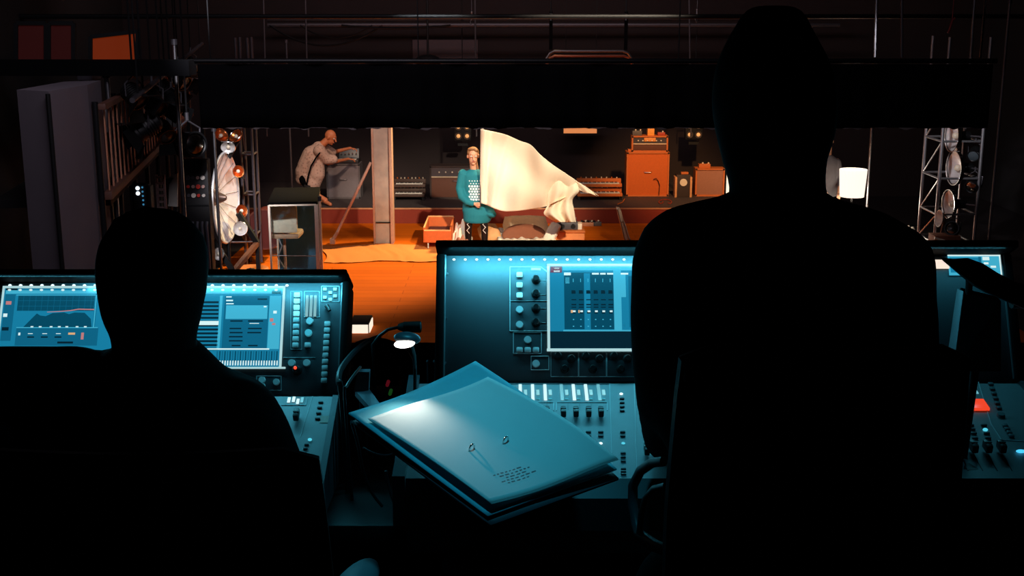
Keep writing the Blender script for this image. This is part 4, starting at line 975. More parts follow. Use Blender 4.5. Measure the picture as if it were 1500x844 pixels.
put('round_button', plA, 454, 471, c1r); put('round_button', plA, 452, 488, c1r, m=mat('lit_small', (90, 180, 190), .4, emit=.3, ecol=(90, 190, 205))); put('button', plA, 451, 506, c1r)
b = MB(); b.cyl(plA.at(479, 449, .004), plA.at(484, 457, .010), .005, .003); b.build('toggle_lever', FADER, c1r)
for k in range(10): put('button', plA, 480 - k * .55, 475 + k * 9.2, c1r)
for x in (427.5, 449.5): put('round_button', plA, x, 532, c1r)
put('knob', plA, 435, 543, c1r, sc=1.1); b = MB(); b.sph(plA.at(435, 542, .021), .0035, n=10); b.build('red_light', em('red_glow', (255, 80, 50), 1.2), c1r)
for x, y in ((384, 557), (384, 566), (405, 560)): put('round_button', plA, x, y, c1r, sc=.9)
for x, y in ((501, 408), (497, 545)): put('screw', plA, x, y + 8, c1r)
_, vF = dkA.uv(490, 716); dkA.v = dkA.v
b, P = deck_shell(c1r, dkA, -60, 581, 487, vF, .06, TZ_ + .001); b.build('fader_deck', DECK, c1r, smooth=False)
b = MB(); b.prism([P[1] + Vector((0, .01, .004)), P[2] + Vector((0, -.012, .004)), Vector((P[2].x, P[2].y - .012, P[2].z - .055)), Vector((P[1].x, P[1].y + .01, TZ_ + .002))], (.012, 0, 0)); b.build('end_cheek', mat('cheek_grey', (62, 72, 78), .5, metal=.2), c1r, smooth=False)
pk = dkA
for x, y in ((424, 584), (431, 583), (443, 584), (437, 586)):
    b = MB(); pk.box(b, x - 2, y - 1, x + 2, y + 6, 0, .0018); b.build('channel_strip', LEDW if x < 440 else em('strip_dim', (120, 200, 215), .8), c1r, smooth=False)
b = MB(); outline(b, pk, [(412, 594), (448, 594), (450, 584)], .002, closed=False); outline(b, pk, [(458, 581), (440, 640)], .0014, closed=False); b.build('deck_marking', LINE, c1r)
put('fader', pk, 435, 614, c1r, .004, sc=1.1); put('led', pk, 454, 645, c1r, m=LEDT, sc=1.2)
for y in (590, 598, 606, 614): put('small_button', pk, 470 - (y - 590) * .2, y, c1r, sc=.9)
b = MB(); pk.box(b, 470, 610, 482, 620, 0, .001); b.build('tape_label', mat('tape_label', (190, 180, 170), .8), c1r)
for y in (652, 658, 664): put('small_button', pk, 450 - (y - 650) * .3, y, c1r, sc=.8)
# ------------------------------------------------------------------ sheets of paper in a binder between the consoles
qa, qb, qc, qd = pix(511, 603, 1.96), pix(697, 527, 2.17), pix(904, 686, 1.90), pix(715, 754, 1.77)
def bil(A, B_, C_, D, u, v): return A.lerp(B_, u).lerp(D.lerp(C_, u), v)
def up_n(A, B_, C_): 
    n = (B_ - A).cross(C_ - A).normalized(); return n if n.z > 0 else -n
NP = up_n(qa, qb, qd)
def backing(u, v):
    p = bil(qa, qb, qc, qd, u, v); return p - NP * .004 + NP * (.010 * math.sin(u * 3.1) * (1 - v) * -1 + .010 * math.sin(v * 3.0) * u)
bd = empty('ring_binder', (qa + qc) / 2, 'open ring binder with a blue backing sheet propped between the two mixing consoles', 'binder')
b = MB(); b.grid(backing, 30, 30); b.build('backing_sheet', mat('blue_sheet', (90, 190, 205), .7), bd, solid=.003)
b = MB(); b.grid(lambda u, v: backing(u * .99 + .005, .03 + v * .985) - NP * .012 + Vector((.002, -.008, 0)) * v, 20, 20); b.build('lower_cover', mat('cover_dark', (60, 78, 86), .5), bd, solid=.005)
PA = [pix(538, 621, 1.95), pix(714, 556, 2.11), pix(901, 683, 1.895), pix(716, 744, 1.78)]
def page(off, shift):
    def f(u, v):
        p = bil(*PA, u, v); return p + NP * (off + .008 + .008 * math.sin(u * 3.14) * (1 - v) * -1 + .012 * math.sin(v * 3.0) * u + .005 * math.sin(u * 5 + v * 3)) + shift
    return f
PAPER = mat('white_paper', (222, 228, 226), .75, noise=.03)
stk = empty('paper_stack', (PA[0] + PA[2]) / 2, 'white loose sheets with a spotlight pool lying in the open ring binder', 'paper')
for k in range(3):
    b = MB(); b.grid(page(.0012 * k, Vector((.0015 * (2 - k), -.001 * (2 - k), 0))), 30, 30); b.build('sheet', PAPER, stk, solid=.0006)
f0 = page(.0024, Vector())
b = MB()
rr = random.Random(4)
for ln in range(5):
    u0 = .52 + .012 * ln; x = .50
    v = .80 + ln * .022
    uu = .22 + .03 * (ln % 3)
    while uu < .42 + .05 * (ln % 2):
        wv = rr.uniform(.012, .035); A = [f0(uu, v + .003 * math.sin(uu * 40)), f0(uu + wv, v), f0(uu + wv, v + .006), f0(uu, v + .006)]; b.poly([a + NP * .0012 for a in A]); uu += wv + .014
o = b.build('handwriting', mat('pencil_grey', (120, 128, 132), .8), stk); o['kind'] = 'stuff'
for (x, y) in ((690, 657), (739, 646)):
    c = pix(x, y, 1.90)
    # drop onto the page
    best = min(((f0(i / 40, j / 40)) for i in range(41) for j in range(41)), key=lambda p: (p - c).cross(c - Vector((0, 0, CAMZ))).length)
    d = (qb - qa).normalized(); pts = [best + d * (.006 * math.cos(t)) * 1 + NP * (.011 * math.sin(t)) for t in [i * math.pi / 10 for i in range(11)]]
    rot = [best + (p - best) for p in pts]
    b = MB(); b.tube(rot, .0017, 8); b.build('ring_clip', CHROME, bd)
# wedge-shaped stand holding the binder up off the desk
b = MB(); cc = (qa + qb + qc + qd) / 4
P = [qa.lerp(qc, .12), qb.lerp(qd, .12), qc.lerp(qa, .14), qd.lerp(qb, .14)]; P = [p - NP * .035 for p in P]
b.prism(P, -NP * .012); b.tube([cc - NP * .04, Vector((cc.x, cc.y + .02, TZ_ + .02))], .012); b.lathe((cc.x, cc.y + .02, TZ_ + .001), (0, 0, 1), [(.07, 0), (.07, .008), (.02, .016), (.012, .03)], 24, capa=True)
tag(b.build('document_stand', BLKP), 'black tilted stand under the open ring binder', 'stand')
# ------------------------------------------------------------------ gooseneck lamps and dark bits in the gap between the consoles
def gooseneck(name, pts, label, headp0, headp1, lit=False):
    r = empty(name, pts[0], label, 'lamp')
    b = MB(); b.cyl(pts[0] - Vector((0, 0, .0)), pts[0] + Vector((0, 0, .03)), .012); b.build('socket', BLKM, r)
    b = MB(); b.tube(pts, .0035, 8); b.build('gooseneck', BLKM, r)
    b = MB(); d = (headp1 - headp0); b.cyl(headp0, headp0 + d * .25, .006, .010, 16); b.cyl(headp0 + d * .25, headp1, .0105, .012, 16); b.build('lamp_head', BLKP, r)
    return r
g0 = Vector((pix(548, 520, 2.42).x, 2.42, TZ_ + .001))
gp = [g0, pix(548, 540, 2.42), pix(546, 505, 2.42), pix(556, 492, 2.42), pix(568, 483, 2.42), pix(585, 479, 2.42)]
r = gooseneck('gooseneck_lamp', gp, 'black gooseneck lamp head silhouetted against the orange floor, unlit side', pix(583, 479, 2.42), pix(616, 479, 2.42))
r['label'] = 'upper black gooseneck lamp, its barrel head silhouetted against the orange floor'
b = MB(); b.sph(pix(616, 479, 2.42), (.003, .011, .011)); b.build('lens', mat('lens_grey', (80, 90, 96), .2), r)
g1 = Vector((pix(606, 560, 2.26).x, 2.26, TZ_ + .001)); hl = pix(594, 503, 2.06)
r = empty('gooseneck_lamp', g1, 'lower gooseneck lamp with a glowing white lens, lighting the sheets of paper', 'lamp')
b = MB(); b.cyl(g1, g1 + Vector((0, 0, .03)), .012); b.build('socket', BLKM, r)
b = MB(); b.tube([g1, g1 + Vector((0, 0, .12)), pix(608, 540, 2.25), pix(607, 520, 2.20), pix(603, 505, 2.13), hl + Vector((.003, .012, .006))], .0035, 8); b.build('gooseneck', BLKM, r)
b = MB(); b.sph(hl + Vector((.003, .004, .008)), (.024, .017, .011), (0, .1, 0)); b.build('lamp_head', mat('lamp_blue_grey', (70, 84, 92), .4), r)
b = MB(); b.sph(hl + Vector((-.001, -.008, .0015)), (.0185, .012, .0075), (0, -.1, 0)); b.build('lens', em('lamp_glow', (255, 250, 240), 3.0), r)
spot('paper_lamp', hl + Vector((0, -.012, -.012)), f0(.10, .26), .95, (1, .93, .80), 86, 1.0, .01)
# dark headset hump, grey bracket, cables
r = empty('headset', pix(540, 560, 2.55), 'dark padded headset lying behind the glowing gooseneck lamp', 'headphones')
c = pix(551, 543, 2.62)
b = MB(); b.tube([c + Vector((.072 * math.cos(t), 0, .0 + .060 * math.sin(t))) for t in [i * math.pi / 12 for i in range(13)]], .016, 10); b.build('headband', BLKP, r)
for i in (-1, 1):
    b = MB(); b.lathe(c + Vector((i * .072, 0, -.02)), (i, 0, 0), [(.03, -.02), (.038, -.012), (.038, .008), (.026, .014)], 20, True, True); b.build('ear_cup', BLKP, r)
b = MB(); b.box((c.x, 2.66, (TZ_ + c.z - .06) / 2), (.20, .10, c.z - .06 - TZ_), bev=.01); tag(b.build('equipment_box', BLKP), 'black box on the table in the gap between the consoles, under the headset', 'box')
r = empty('tilted_bracket', pix(535, 590, 2.32), 'grey-blue metal bracket standing beside the right edge of the left console', 'bracket')
a = pix(533, 545, 2.34); c_ = pix(530, 578, 2.33); d = pix(553, 590, 2.25); k_ = Vector((c_.x, 2.33, TZ_))
GB = mat('bracket_grey', (96, 108, 116), .45, metal=.4)
b = MB(); b.prism([pix(524, 545, 2.34), pix(541, 545, 2.34), pix(540, 572, 2.33), pix(518, 574, 2.33)], (0, .02, 0)); b.build('upright_plate', GB, r)
b = MB(); b.prism([pix(520, 572, 2.335), pix(541, 570, 2.335), pix(560, 596, 2.25), pix(545, 600, 2.25)], (0, 0, -.012)); b.build('arm_plate', GB, r)
b = MB(); b.cyl((c_.x, 2.345, c_.z + .01), (c_.x, 2.345, TZ_ + .001), .008); b.build('support_post', BLKM, r)
def wire(pts, label, rad=.003, m=None, nm='cable'):
    Q = []
    for i in range(len(pts) - 1):
        for t in range(6):
            a, b_, c_, d = pts[max(i - 1, 0)], pts[i], pts[i + 1], pts[min(i + 2, len(pts) - 1)]; t_ = t / 6
            Q.append(.5 * ((2 * b_) + (-a + c_) * t_ + (2 * a - 5 * b_ + 4 * c_ - d) * t_ ** 2 + (-a + 3 * b_ - 3 * c_ + d) * t_ ** 3))
    Q.append(pts[-1]); b = MB(); b.tube(Q, rad, 8); return tag(b.build(nm, m or mat('cable_black', (24, 28, 32), .4)), label, 'cable')
wire([Vector((pix(506, 600, 2.30).x, 2.30, TZ_ + .004)), pix(500, 575, 2.30), pix(496, 560, 2.30), pix(500, 540, 2.34), pix(520, 515, 2.42), pix(540, 500, 2.5), pix(555, 494, 2.55)], 'thick dark cable arching up beside the right edge of the left console', .006)
wire([Vector((pix(512, 604, 2.25).x, 2.25, TZ_ + .004)), pix(505, 585, 2.24), pix(508, 566, 2.24), pix(520, 548, 2.3), pix(528, 538, 2.36)], 'thinner cable crossing in front of the grey bracket')
wire([pix(515, 618, 1.99), pix(524, 650, 2.08), pix(532, 690, 2.14), pix(545, 722, 2.15), pix(560, 742, 2.155)], 'dark cable dropping from the left corner of the ring binder to the table edge')
wire([pix(565, 690, 2.16), pix(570, 715, 2.16), pix(580, 745, 2.15), pix(584, 760, 2.14)], 'short dark cable by the left front corner of the large console')
wire([pix(532, 656, 2.12), pix(548, 664, 2.14), pix(566, 667, 2.16), pix(582, 662, 2.18)], 'thin cable hanging under the ring binder', .002)
for k, (x, y, m, t) in enumerate(((567, 565, em('tiny_red', (120, 20, 35), .35), 'tiny red'), (571, 578, em('tiny_green', (30, 90, 35), .35), 'tiny green'))):
    b = MB(); p = pix(x, y, 2.58); b.sph(p, .003, n=8); b.cyl(p + Vector((0, .004, 0)), p + Vector((0, .03, 0)), .004); tag(b.build('indicator_light', [m]), t + ' indicator light glowing in the dark gap between the consoles', 'light')
for x, t in ((624, 'left'), (634, 'right')):
    b = MB(); a = pix(x + 3, 530, 2.46); b.cyl((a.x, 2.46, TZ_ + .001), a, .003); b.sph(a, .0045, n=8); tag(b.build('antenna', mat('dim_steel', (90, 100, 106), .4, metal=.5)), 'thin grey antenna beside the left edge of the large console, %s of two' % t, 'antenna')
# white-fronted block on the stage floor seen over the parapet
p = pixz(528, 500, 0); bx, by = pixz(526, 500, .1).x, 14.3
A = pix(512, 474, by); B_ = pix(540, 474, by)
r = empty('floor_box', ((A.x + B_.x) / 2, by + .12, 0), 'black-topped box with a white front, its brightness put in as glow, at the near edge of the orange floor', 'box')
hz = A.z
b = MB(); b.box(((A.x + B_.x) / 2, by + .22, hz / 2), (B_.x - A.x, .40, hz), bev=.004); b.build('box_body', BLKP, r)
b = MB(); b.box(((A.x + B_.x) / 2 - .0, by + .01, hz - .12), (B_.x - A.x - .02, .02, .20), bev=.004); b.build('glowing_front', mat('white_glow', (255, 236, 214), .5, emit=1.0), r)  # white front is no lamp; its brightness is put in as glow
b = MB(); b.box((B_.x + .004, by + .2, hz - .12), (.012, .34, .20)); b.build('glowing_side', mat('white_glow', (255, 236, 214), .5, emit=1.0), r)
# ------------------------------------------------------------------ right foreground: gooseneck paddle and dark display
r = empty('dark_display', pix(1430, 560, 2.1), 'black upright display slab with faintly lit top edge, right end of the large console', 'display')
S0 = [pix(1411, 427, 2.02), pix(1466, 441, 2.0), pix(1474, 620, 1.96), pix(1392, 560, 1.96)]
S0 = [pix(1411, 427, 2.10), pix(1467, 441, 2.06), pix(1467, 545, 2.04), pix(1396, 545, 2.08)]
b = MB(); b.prism(S0, (.0, .018, .004)); o = b.build('display_body', BLKP, r, smooth=False); m_ = o.modifiers.new('b', 'BEVEL'); m_.width = .002; m_.segments = 2
b = MB(); a_, b2 = S0[0], S0[3]; b.prism([a_, b2, b2 + Vector((-.005, .02, 0)), a_ + Vector((-.003, .02, 0))], (0, .003, 0)); b.build('lit_edge_strip', mat('trim_steel', (120, 132, 138), .4, metal=.6), r)  # pale strip paints the lit left side of the slab
b = MB(); m0 = (S0[2] + S0[3]) / 2; b.cyl(m0 + Vector((0, .01, .01)), Vector((m0.x, 2.09, 3.075)), .008); b.build('display_post', BLKM, r)
b = MB(); b.lathe((m0.x, 2.09, 3.062), (0, 0, 1), [(.045, 0), (.045, .006), (.012, .012)], 20, capa=True); b.build('display_foot', BLKM, r)
r = empty('console_lamp', pix(1500, 470, 2.0), 'black leaf-shaped lamp paddle reaching in over the right end of the large console', 'lamp')
top_ = [(1384, 379), (1400, 380), (1418, 378), (1440, 386), (1462, 400), (1485, 412), (1510, 420)]
bot_ = [(1385, 385), (1394, 393), (1408, 405), (1424, 418), (1442, 428), (1470, 440), (1510, 458)]
b = MB()
R_p = []
for (x0, y0), (x1, y1) in zip(top_, bot_):
    a, c = pix(x0, y0, 2.0), pix(x1, y1, 1.97); m = (a + c) / 2; h = (a - c) / 2; n = Vector((0, .020, .0))
    R_p.append([b.b.verts.new(m + h * math.cos(t) + n * math.sin(t)) for t in [i * math.pi / 6 for i in range(12)]])
for i in range(len(R_p) - 1): b.bridge(R_p[i], R_p[i + 1])
b._f(R_p[0]); b._f(R_p[-1]); b.build('lamp_paddle', BLKP, r)
b = MB(); e_ = pix(1508, 440, 1.99); b.tube([e_ - Vector((.03, 0, 0)), e_ + Vector((.04, .0, .0)), e_ + Vector((.08, 0, -.08)), Vector((e_.x + .08, 1.99, 2.6)), Vector((e_.x + .08, 1.99, 2.16))], .014, 10); b.build('lamp_arm', BLKM, r)
b = MB(); b.lathe((e_.x + .08, 1.99, 2.151), (0, 0, 1), [(.14, 0), (.14, .015), (.02, .03)], 24, capa=True); b.build('lamp_base', BLKM, r)
b = MB(); b.cyl(pix(1420, 409, 2.02), pix(1419, 428, 2.09), .006); b.build('coupling', BLKP, r)
# ------------------------------------------------------------------ office chairs
def office_chair(cx, by_, seatz, bl, bt, bw_, label, arms, fl=2.15):
    r = empty('office_chair', (cx, by_ + .25, fl), label, 'chair')
    CH = mat('chair_black', (12, 13, 15), .7, spec=.2)
    def f(u, v):
        x = (u - .5) * bw_ * (1 - .12 * max(0, v - .6)); return Vector((cx + x, by_ - .03 * math.cos((u - .5) * 3) + .05 * (v - .4) ** 2 * -1, bl + (bt - bl) * v))
    b = MB(); b.grid(f, 24, 24); b.build('backrest', CH, r, solid=.03)
    b = MB(); L = [f(0, v / 12) for v in range(13)] + [f(u / 12, 1) + Vector((0, 0, .012)) for u in range(1, 12)] + [f(1, 1 - v / 12) for v in range(13)] + [f(1 - u / 12, 0) for u in range(1, 12)]; b.tube(L, .011, 8, closed=True); b.build('back_frame', mat('frame_charcoal', (30, 34, 38), .35), r)
    b = MB(); t = []
    b.box((cx, by_ + .30, seatz - .04), (bw_ + .02, .44, .07), bev=.03); b.build('seat', CH, r)
    b = MB(); b.tube([(cx, by_ - .01, bl + .15), (cx, by_ - .05, seatz - .02), (cx, by_ + .05, seatz - .09), (cx, by_ + .28, seatz - .09)], .02); b.build('spine', BLKM, r)
    b = MB(); b.cyl((cx, by_ + .28, seatz - .08), (cx, by_ + .28, fl + .09), .025); b.build('gas_column', BLKM, r)
    for k in range(5):
        a = k * 2 * math.pi / 5 + .3; d = Vector((math.cos(a), math.sin(a), 0)); b = MB(); c0 = Vector((cx, by_ + .28, fl + .10)); b.cyl(c0, c0 + d * .27 - Vector((0, 0, .03)), .02, .013); k_ = b.build('base_leg', BLKM, r)
        b = MB(); e = c0 + d * .27; e.z = fl + .028; t2 = Vector((-d.y, d.x, 0)); b.cyl(e - t2 * .02, e + t2 * .02, .028, n=16); b.build('castor', BLKP, k_)
    arms(r); return r
def arms_left(r):
    AP = mat('armrest_grey', (96, 106, 112), .45)
    for s_, x in ((1, 516), (-1, 70)):
        p = pix(516, 830, 1.88); xx = p.x if s_ == 1 else -.98
        def f(b): limb(b, [Vector((xx - .008, 1.70, 2.93)), Vector((xx, 1.85, 2.935)), Vector((xx + .006, 1.945, 2.928))], [.022, .028, .024]); 
        b = MB(); b.sph((xx, 1.85, 2.93), (.036, .125, .020), (0, 0, -.16), n=28); b.build('armrest_pad', AP, r)
        b = MB(); b.tube([(xx, 1.82, 2.92), (xx - s_ * .005, 1.80, 2.72), (xx - s_ * .09, 1.80, 2.60)], .014); b.build('arm_post', BLKM, r)
office_chair(pix(215, 600, 1.62).x, 1.58, 2.64, 2.72, 3.27, .50, 'black office chair with grey armrest pad, occupied by the seated operator on the left', arms_left)
def arms_right(r):
    AP = mat('armrest_charcoal', (70, 80, 86), .4)
    L = [pix(972, 676, 1.78), pix(955, 678, 1.80), pix(938, 690, 1.82), pix(927, 712, 1.83), pix(927, 740, 1.82), pix(932, 768, 1.80), pix(936, 784, 1.78)]
    b = MB(); b.tube(L, .008, 10); b.build('arm_loop', AP, r)
    L = [pix(975, 712, 1.74), pix(958, 716, 1.76), pix(946, 730, 1.77), pix(940, 752, 1.77), pix(937, 782, 1.77)]
    b = MB(); b.tube(L, .0055, 10); b.build('arm_loop', AP, r)
    L = [pix(936, 784, 1.78), pix(960, 800, 1.74), pix(1000, 815, 1.70), pix(1040, 822, 1.68)]
    b = MB(); b.tube(L, .010, 10); b.build('arm_bracket', BLKM, r)
    L = [Vector((2 * 0.392 - p.x, p.y, p.z)) for p in [pix(972, 676, 1.78), pix(938, 690, 1.82), pix(927, 740, 1.82), pix(936, 784, 1.78), pix(1000, 815, 1.70)]]
    b = MB(); b.tube(L, .008, 10); b.build('arm_loop', AP, r)
office_chair(pix(1187, 600, 1.46).x + .0, 1.43, 2.86, 2.98, 3.455, .345, 'tall black chair with looped armrest behind the standing operator on the right', arms_right)
# ------------------------------------------------------------------ the two operators (dark silhouettes seen from behind)
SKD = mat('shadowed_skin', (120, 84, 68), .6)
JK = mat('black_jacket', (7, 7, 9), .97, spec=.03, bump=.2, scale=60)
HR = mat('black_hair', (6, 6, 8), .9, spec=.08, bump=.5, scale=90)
def rows(L, Y, ryf):
    out = []
    for y, l, r_ in L:
        a, c = pix(l, y, Y), pix(r_, y, Y); out.append(((a + c) / 2, (c.x - a.x) / 2, ryf(y, (c.x - a.x) / 2)))
    return out
def sit(r, hair_rows, coat_rows, Y, Yh, sh, hipz, knees, feet, neckc, headc, elbows, wrists, thz, skin_extra=None):
    def bf(b):
        head(b, headc, (0, 1, -.25), s=.97, neck=neckc + Vector((0, .0, -.06)))
        b.loft([(Vector((neckc.x, Y + .02, hipz)), .15, .11), (Vector((neckc.x, Y + .02, hipz + .2)), .13, .095), (Vector((neckc.x, Y + .01, sh[0].z - .04)), .15, .09), (neckc + Vector((0, 0, -.02)), .06, .055)])
        for i in (0, 1):
            limb(b, [sh[i], elbows[i], wrists[i]], [.05, .042, .028]); hand(b, wrists[i], (.0 + (.2 if i == 0 else -.2), 1, -.12), (0, .1, 1), 1 if i == 0 else -1, .45)
            hx = Vector((neckc.x + (-.09 if i == 0 else .09), Y + .03, hipz)); limb(b, [hx, knees[i], feet[i] + Vector((0, -.03, .06))], [.08, .056, .04]); limb(b, [feet[i] + Vector((0, -.03, .04)), feet[i] + Vector((0, .14, .03))], [.035, .03])
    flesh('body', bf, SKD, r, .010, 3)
    flesh('hair', hair_rows, HR, r, .010, 6)
    def cf(b):
        b.loft(coat_rows, 28, 2.3)
        for i in (0, 1): limb(b, [sh[i], elbows[i], elbows[i].lerp(wrists[i], .86)], [.066, .056, .042])
    flesh('jacket', cf, JK, r, .012, 5)
    def tf(b):
        for i in (0, 1):
            hx = Vector((neckc.x + (-.09 if i == 0 else .09), Y + .03, hipz)); limb(b, [hx, knees[i], feet[i] + Vector((0, -.03, .10))], [.10, .075, .06])
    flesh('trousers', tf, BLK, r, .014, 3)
    for i in (0, 1):
        def sf(b): limb(b, [feet[i] + Vector((0, -.04, .05)), feet[i] + Vector((0, .14, .04))], [.05, .042])
        flesh('shoe', sf, BLKP, r, .009, 2)
# right: standing
Yr = 1.74
r = empty('person', (pix(1150, 500, Yr).x, Yr, 2.15), 'person in black with tall swept-up hair, standing at the large console, seen from behind', 'person')
def ryh(y, rx): return rx * 1.05
HB = rows([(8, 1104, 1166), (14, 1092, 1176), (30, 1082, 1184), (50, 1070, 1194), (80, 1055, 1210), (110, 1046, 1221), (150, 1042, 1226), (190, 1047, 1223), (215, 1053, 1216), (240, 1060, 1206)], Yr + .02, ryh)
NB = rows([(200, 1050, 1214), (240, 1059, 1210), (262, 1066, 1208), (288, 1070, 1210), (330, 1040, 1240)], Yr, lambda y, rx: .066)
CB = rows([(268, 1082, 1196), (284, 1076, 1210), (296, 1050, 1236), (304, 1010, 1268), (311, 978, 1294), (322, 958, 1318), (340, 940, 1338), (370, 929, 1356), (410, 924, 1366), (460, 922, 1371), (520, 924, 1373), (570, 930, 1370), (620, 960, 1362), (680, 985, 1360), (760, 985, 1366), (880, 980, 1370)], Yr, lambda y, rx: min(.115, .05 + max(0, y - 262) * .0012))
shR = [pix(990, 388, Yr), pix(1304, 392, Yr)]
elR = [pix(984, 575, Yr + .01), pix(1312, 575, Yr + .01)]
wrR = [elR[0] + Vector((.03, .24, -.06)), elR[1] + Vector((-.02, .24, -.06))]
for i in (0, 1): wrR[i].z = 3.125; wrR[i].y = 2.02
nc = pix(1135, 285, Yr)
sit(r, lambda b: (b.loft(HB, 24, 2.0), b.loft(NB, 24, 2.0)), CB, Yr, Yr, shR, 2.96, [Vector((nc.x - .10, 1.86, 2.58)), Vector((nc.x + .10, 1.86, 2.58))], [Vector((nc.x - .11, 1.78, 2.15)), Vector((nc.x + .11, 1.78, 2.15))], nc, pix(1135, 165, Yr + .02), elR, wrR, 0)
# left: seated
Yl = 1.86
r = empty('person', (pix(225, 600, Yl).x, Yl, 2.15), 'person in black with short tousled hair, seated at the left console, seen from behind', 'person')
HB = rows([(319, 196, 254), (325, 176, 272), (335, 160, 286), (350, 149, 298), (375, 143, 304), (400, 142, 304), (430, 146, 301), (455, 150, 296), (478, 158, 291)], Yl, ryh)
NB = rows([(440, 152, 298), (475, 160, 291), (505, 166, 286), (535, 160, 300)], Yl, lambda y, rx: .062)
CB = rows([(500, 172, 284), (512, 164, 292), (522, 140, 304), (540, 110, 320), (556, 84, 333), (565, 70, 366), (574, 50, 388), (590, 38, 402), (620, 28, 420), (660, 20, 436), (700, 14, 450), (750, 8, 464), (800, 2, 470), (860, 0, 472)], Yl, lambda y, rx: min(.12, .055 + max(0, y - 490) * .0009))
shL = [pix(110, 566, Yl), pix(346, 612, Yl)]
elL = [pix(-110, 558, Yl + .04), pix(395, 760, Yl + .0)]
wrL = [Vector((elL[0].x + .10, 2.2, 3.03)), Vector((elL[1].x - .02, 2.05, 2.99))]
nc = pix(226, 505, Yl)
sit(r, lambda b: (b.loft(HB, 24, 2.0), b.loft(NB, 24, 2.0), [b.sph(pix(x, y, Yl), .02) for x, y in ((200, 322), (215, 319), (236, 320), (250, 324), (180, 332), (268, 334))]), CB, Yl, Yl, shL, 2.72, [Vector((nc.x - .11, 2.26, 2.70)), Vector((nc.x + .11, 2.26, 2.70))], [Vector((nc.x - .12, 2.24, 2.15)), Vector((nc.x + .12, 2.24, 2.15))], nc, pix(225, 410, Yl + .02), elL, wrL, 0)
# ================================================================== STAGE LEFT
# slatted gallery balustrade receding along the left wall
ga, gb = Vector((-3.98, 12.0, 0)), Vector((-5.55, 21.4, 0)); gd = (gb - ga); gl = gd.length; gd.normalize()
r = empty('gallery_railing', (ga + gb) / 2 + Vector((0, 0, 2.0)), 'long slatted brown gallery railing receding along the left side wall', 'railing')
BAT = mat('brown_batten', (196, 130, 100), .6, noise=.2)
b = MB()
for k in range(34):
    p = ga + gd * (gl * (k + .5) / 34); b.boxm(Matrix.Translation(p + Vector((0, 0, 2.46))) @ Matrix.Rotation(math.atan2(gd.y, gd.x), 4, 'Z'), (.045, .012, .84))
o = b.build('slats', BAT, r, smooth=False)
for z, t in ((2.90, .06), (2.03, .08)):
    b = MB(); b.boxm(Matrix.Translation((ga + gb) / 2 + Vector((0, 0, z))) @ Matrix.Rotation(math.atan2(gd.y, gd.x), 4, 'Z'), (gl, .08, t), .01); b.build('rail', mat('brown_rail', (96, 60, 48), .6), r)
b = MB()
for k in range(9):
    p = ga + gd * (gl * k / 8); 
    if k: b = MB()
    b.cyl(p + Vector((-.06, 0, 0)), p + Vector((-.06, 0, 2.95)), .03); b.build('post', BLKM, r)
b = MB(); b.boxm(Matrix.Translation((ga + gb) / 2 + Vector((-.55, 0, 1.96))) @ Matrix.Rotation(math.atan2(gd.y, gd.x), 4, 'Z'), (gl, 1.1, .08)); struct(b.build('floor_gallery', WALLD))
# upper lighting pipe with short vertical droppers
gp0, gp1 = pix(158, 165, 12.2) + Vector((.25, 0, .12)), pix(296, 64, 20.5)
b = MB(); b.cyl(gp0, gp1, .028); r = b.build('lighting_pipe', DIMMET, origin=gp0); tag(r, 'dark lighting pipe running above the slatted gallery railing', 'pipe')
hang(r, [gp0.lerp(gp1, t) for t in (.05, .5, .95)], .01)
def lantern(P, f, s, label, lit=False, group=None, up=True, doors=True):
    """theatre fresnel: body, yoke, lens, barn doors, clamp"""
    P = Vector(P); f = Vector(f).normalized(); r = empty('stage_lantern', P, label, 'stage lamp', group); side = f.cross(Vector((0, 0, 1))).normalized(); u = side.cross(f)
    b = MB(); b.lathe(P, f, [(.07 * s, -.17 * s), (.11 * s, -.14 * s), (.12 * s, .10 * s), (.135 * s, .11 * s), (.135 * s, .14 * s), (.115 * s, .14 * s)], 20, capa=True)
    for k in range(5): b.lathe(P, f, [(.121 * s, (-.1 + k * .03) * s), (.132 * s, (-.1 + k * .03) * s), (.132 * s, (-.09 + k * .03) * s), (.121 * s, (-.09 + k * .03) * s)], 20)
    b.build('lamp_body', BLKM, r)
    b = MB(); b.lathe(P, f, [(.115 * s, .115 * s), (.08 * s, .135 * s), (.001, .145 * s)], 20); b.build('lens', CHROME if lit else mat('lens_grey', (80, 90, 96), .2), r)
    if doors:
        for a, w_ in ((u, side), (-u, side), (side, u), (-side, u)):
            b = MB(); c = P + f * .14 * s + a * .13 * s; d = (f * .8 + a * .7).normalized() * .16 * s; b.prism([c - w_ * .11 * s, c + w_ * .11 * s, c + w_ * .14 * s + d, c - w_ * .14 * s + d], a * .004); b.build('barn_door', BLKP, r)
    b = MB(); b.tube([P + side * .14 * s, P + side * .15 * s + Vector((0, 0, .16 * s)), P + Vector((0, 0, .25 * s)), P - side * .15 * s + Vector((0, 0, .16 * s)), P - side * .14 * s], .011 * s); b.cyl(P + Vector((0, 0, .25 * s)), P + Vector((0, 0, .33 * s)), .02 * s); b.build('yoke', DIMMET, r)
    if up: hang(r, [P + Vector((0, 0, .33 * s))], .012, 'drop_pipe')
    return r
LG = 'black lanterns hanging along the left gallery'
